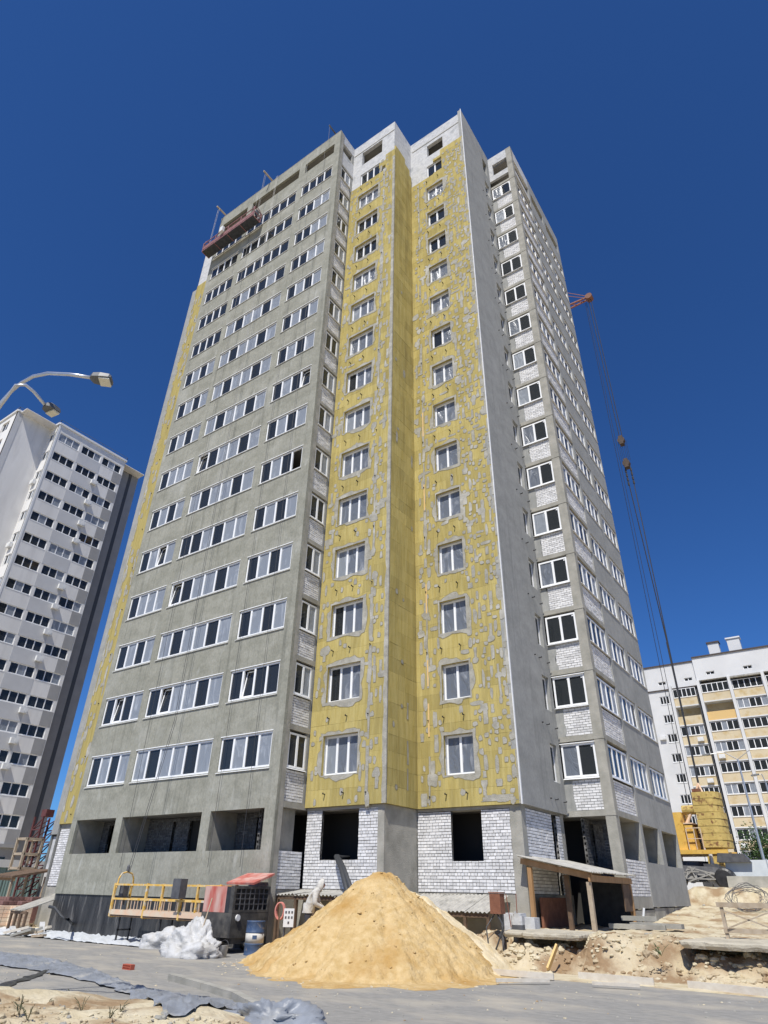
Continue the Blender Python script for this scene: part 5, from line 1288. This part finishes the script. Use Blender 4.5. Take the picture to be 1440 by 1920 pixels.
wd = [(130, 1868, .11, 1), (152, 1898, .14, 1), (185, 1880, .08, 1), (225, 1900, .13, 1), (35, 1905, .2, 1), (52, 1914, .17, 1), (205, 1914, .13, 1), (90, 1885, .07, 1), (1296, 1800, .38, 0), (1340, 1815, .42, 0), (1352, 1822, .3, 0), (1240, 1792, .25, 0), (1160, 1800, .2, 0)]
for i, (px, py, s, dry) in enumerate(wd):
    b = hitg(px, py); O = thing('weed', ['green leafy weed sprouting from the dirt bank', 'dry dark weed sprouting from the sandy mound'][dry], 'weed', b, ['weeds on the dirt bank', 'dry weeds on the sandy mound'][dry])
    mb = MB(); lf = MB()
    for k in range(4 if dry else 7):
        d = Vector((r.uniform(-.8, .8), r.uniform(-.8, .8), r.uniform(.5, 1.1)))*s; mb.tube([b, b+d*.5+Vector((0, 0, .03)), b+d], .004, 4)
        for j in range(3 if dry else 6):
            p = b+d*(.3+.13*j); e = Vector((r.uniform(-1, 1), r.uniform(-1, 1), r.uniform(-.2, .6))).normalized()*s*.33; g_ = e.cross(Vector((0, 0, 1)))*.22; lf.poly([p, p+e*.5+g_, p+e, p+e*.5-g_])
    mb.build('stem', 'leaf_dry' if dry else 'leaf_dark', O); lf.build('leaf', 'leaf_dry' if dry else 'leaf_dark', O)
# stones and clods
def lump(mb, c, s, r):
    t = (1+5**.5)/2; V_ = [(-1, t, 0), (1, t, 0), (-1, -t, 0), (1, -t, 0), (0, -1, t), (0, 1, t), (0, -1, -t), (0, 1, -t), (t, 0, -1), (t, 0, 1), (-t, 0, -1), (-t, 0, 1)]
    Fc = [(0, 11, 5), (0, 5, 1), (0, 1, 7), (0, 7, 10), (0, 10, 11), (1, 5, 9), (5, 11, 4), (11, 10, 2), (10, 7, 6), (7, 1, 8), (3, 9, 4), (3, 4, 2), (3, 2, 6), (3, 6, 8), (3, 8, 9), (4, 9, 5), (2, 4, 11), (6, 2, 10), (8, 6, 7), (9, 8, 1)]
    i0 = len(mb.v); sx, sy, sz = (s*r.uniform(.6, 1.2)*.5 for _ in range(3))
    for v in V_: k = r.uniform(.75, 1.2); mb.v.append((c.x+v[0]*sx*k, c.y+v[1]*sy*k, c.z+v[2]*sz*.7*k))
    mb.f += [tuple(i0+k for k in f) for f in Fc]
mb = MB(); mb2 = MB(); sc_ = MB()
for i in range(3000):
    x = r.uniform(-10.5, 3); y = r.gauss(19.7, .7) if i % 3 else r.uniform(20, 37)
    if x < xE+.2 and y > 21: continue
    s = r.choice([.02, .03, .05, .07, .10, .15])*r.uniform(.5, 1.1)*(1 if y < 20.3 else .45); lump(mb if i % 9 else mb2, Vector((x, y, gz(x, y)-s*.12)), s, r)
for i in range(900):
    p = hitg(r.uniform(-30, 460), r.uniform(1800, 1935)); s = r.choice([.015, .02, .03, .06])*r.uniform(.5, 1.2)
    if gz(p.x, p.y) < .06: continue
    lump(mb if i % 5 else mb2, Vector((p.x, p.y, p.z+s*.1)), s, r)
for i in range(500):
    p = at_z(r.uniform(0, 1440), r.uniform(1735, 1915)); s = r.uniform(.01, .035); lump(mb2 if i % 2 else mb, Vector((p.x, p.y, .008)), s, r)
for i in range(260):
    a = r.uniform(0, 6.28); R_ = r.uniform(3.2, 4.4); x, y = ap.x+math.cos(a)*R_, ap.y+math.sin(a)*R_*.9; lump(mb, Vector((x, y, max(.0, gz(x, y)))), r.uniform(.02, .06), r)
for i in range(220):
    a = r.uniform(0, 6.28); R_ = abs(r.gauss(1.9, 1.0)); x, y = ap.x+math.cos(a)*R_, ap.y+math.sin(a)*R_; z = pile1(x, y)
    if z > .05: s = r.choice([.015, .02, .03, .05])*r.uniform(.6, 1.3); lump(sc_, Vector((x, y, z+s*.15)), s, r)
tag(sc_.build('sand_clod', 'sand_orange'), 'small damp clods sitting on the orange sand heap', 'clods', kind='stuff')
tag(mb.build('rubble', 'soil'), 'pale earth clods scattered over bank and mound', 'rubble', kind='stuff'); tag(mb2.build('gravel', 'concrete'), 'grey stones scattered over bank, road and mound', 'gravel', kind='stuff')
# drifted sand on the road under the heap
def thin(cx_, cy_, rx, ry, seed, name, mt, label):
    mb = MB(); n = 160; mb.v.append((cx_, cy_, .03))
    for ring_ in (.5, .8, 1.):
        for i in range(n):
            a = 2*math.pi*i/n; k = ring_*(1+.20*fbm(math.cos(a)*2+seed, math.sin(a)*2, seed)+.06*fbm(math.cos(a)*9+seed, math.sin(a)*9, seed)); mb.v.append((cx_+rx*k*math.cos(a), cy_+ry*k*math.sin(a), (.032, .022, .0075)[(.5, .8, 1.).index(ring_)]))
    for i in range(n):
        mb.f.append((0, 1+i, 1+(i+1) % n))
        for q in range(2): mb.f.append((1+q*n+i, 1+(q+1)*n+i, 1+(q+1)*n+(i+1) % n, 1+q*n+(i+1) % n))
    tag(mb.build(name, mt, None, True), label, 'sand', kind='stuff')
thin(ap.x+.4, ap.y-.5, 3.5, 3.3, 2., 'spilled_sand', 'sand_orange', 'thin spilled sand round the foot of the heap')
thin(-8.2, 18.3, 3.2, .8, 4., 'spilled_sand', 'soil', 'dust drifted onto the road below the planks'); thin(-3., 18.35, 3.6, .6, 7., 'spilled_sand', 'soil', 'dust drifted along the road edge by the bank')

# ------------------------------------------------------------------ far left of the site
O = thing('site_fence', 'grey green profiled metal fence before the finished tower', 'fence', (-47, 22, 0))
for i in range(10):
    a = Vector((-52, 14+1.9*i, 0)); mb = MB(); k = 18
    for j in range(k+1): x = -52+(.03 if j % 2 else 0); mb.v += [(x, a.y+1.86*j/k, .2), (x, a.y+1.86*j/k, 2.75)]
    for j in range(k): mb.f.append((2*j, 2*j+2, 2*j+3, 2*j+1))
    mb.build('panel', 'fence_green', O); MB().bar((-52.06, a.y-.02, 0), (-52.06, a.y-.02, 2.8), .08).build('post', 'dark_grey_metal', O)
mb = MB(); mb.box(-52.1, -51.9, 14, 33, 2.76, 3.25); mb.build('top_sheet', 'tower_midgrey', O)
O = thing('goods_hoist', 'dark red lattice goods hoist mast with a timber cage beyond the tower', 'hoist', (-39.4, 22.0, 0))
mb = MB(); hx, hy = -40.2, 22.6
for x in (hx-.45, hx+.45):
    for y in (hy-.45, hy+.45): mb.bar((x, y, 0), (x, y, 5.2), .09)
for i in range(8):
    z = .6*i+.3
    for s in (-.45, .45): mb.bar((hx-.45, hy+s, z), (hx+.45, hy+s, z+.6), .05); mb.bar((hx+s, hy-.45, z), (hx+s, hy+.45, z+.6), .05); mb.bar((hx-.45, hy+s, z), (hx+.45, hy+s, z), .06)
mb.build('mast', 'dark_red_paint', O)
MB().box(hx-.25, hx+.25, hy-.25, hy+.25, 5.2, 5.6).build('head_pulley', 'dark_red_paint', O)
mb = MB()
for x in (-40.1, -39.1):
    for y in (21.2, 22.1): mb.bar((x, y, 2.4), (x, y, 4.0), .12)
    for z in (2.5, 3.2, 3.95): mb.bar((x, 21.2, z), (x, 22.1, z), .12)
for z in (2.5, 3.2, 3.95): mb.bar((-40.1, 21.2, z), (-39.1, 21.2, z), .12); mb.bar((-40.1, 22.1, z), (-39.1, 22.1, z), .12)
mb.build('cage', 'timber_weathered', O)
O = thing('timber_shelter', 'open timber shelter on tall posts at the far corner of the tower', 'shelter', (-38, 20.8, 0))
mb = MB(); mb.hexa([(-39.2, 19.9, 2.05), (-36.6, 19.6, 2.0), (-36.4, 21.6, 2.35), (-39.2, 21.9, 2.4), (-39.2, 19.9, 2.15), (-36.6, 19.6, 2.1), (-36.4, 21.6, 2.45), (-39.2, 21.9, 2.5)]); mb.build('roof', 'timber_dark', O)
for x, y in ((-39.0, 20.1), (-36.9, 19.8), (-36.6, 21.4), (-39., 21.7)): MB().bar((x, y, 0), (x, y, 2.1), .11).build('post', 'timber_weathered', O)
MB().bar((-39.1, 20.0, 2.0), (-36.6, 19.75, 1.95), .06, .14).build('beam', 'timber', O)
for i in range(6):
    px = -12+13*i+4*(i % 2); b = at_d(px, 1712, 38.+2*(i % 3)); b.z = 0
    O = thing('brick_pallet', ('pallet of red bricks' if i % 3 else 'pallet of cream blocks')+' stored beyond the tower corner', 'pallet', b, 'brick pallets beyond the tower'); mb = MB(); rr = random.Random(i)
    for a in range(4):
        for c in range(3):
            for z in range(5+i % 3): mb.box(b.x-.5+.26*a, b.x-.26+.26*a, b.y-.4+.28*c, b.y-.14+.28*c, .15+.15*z, .29+.15*z)
    mb.build('brickwork', 'dull_brick' if i % 3 else 'cream_paint', O, kind='stuff')
    mb = MB(); [mb.box(b.x-.55, b.x+.55, b.y-.42+.28*k, b.y-.30+.28*k, 0, .10) for k in range(4)]; mb.box(b.x-.55, b.x+.55, b.y-.45, b.y+.5, .10, .145); mb.build('base', 'timber_weathered', O)
r = random.Random(99)
for i in range(9):
    q = at_d(r.uniform(0, 85), 1725, r.uniform(31.5, 35)); q.z = 0
    if q.x > -30.6 and q.y > 18: continue
    o = MB(); w = r.uniform(.3, .7); a = r.uniform(0, 3); d = Vector((math.cos(a), math.sin(a), 0)); o.bar(q+Vector((0, 0, .06)), q+d*r.uniform(.4, .9)+Vector((0, 0, r.uniform(.1, .4))), w*.4, .08)
    sm_ = ['timber_weathered', 'white_bag', 'concrete', 'timber_pale'][i % 4]
    tag(o.build('scrap_board', sm_), ['brown timber', 'white plastic', 'grey concrete', 'pale timber'][i % 4]+' scrap board dumped among litter beyond the white sheeting', 'board', 'scrap beyond the white sheeting')
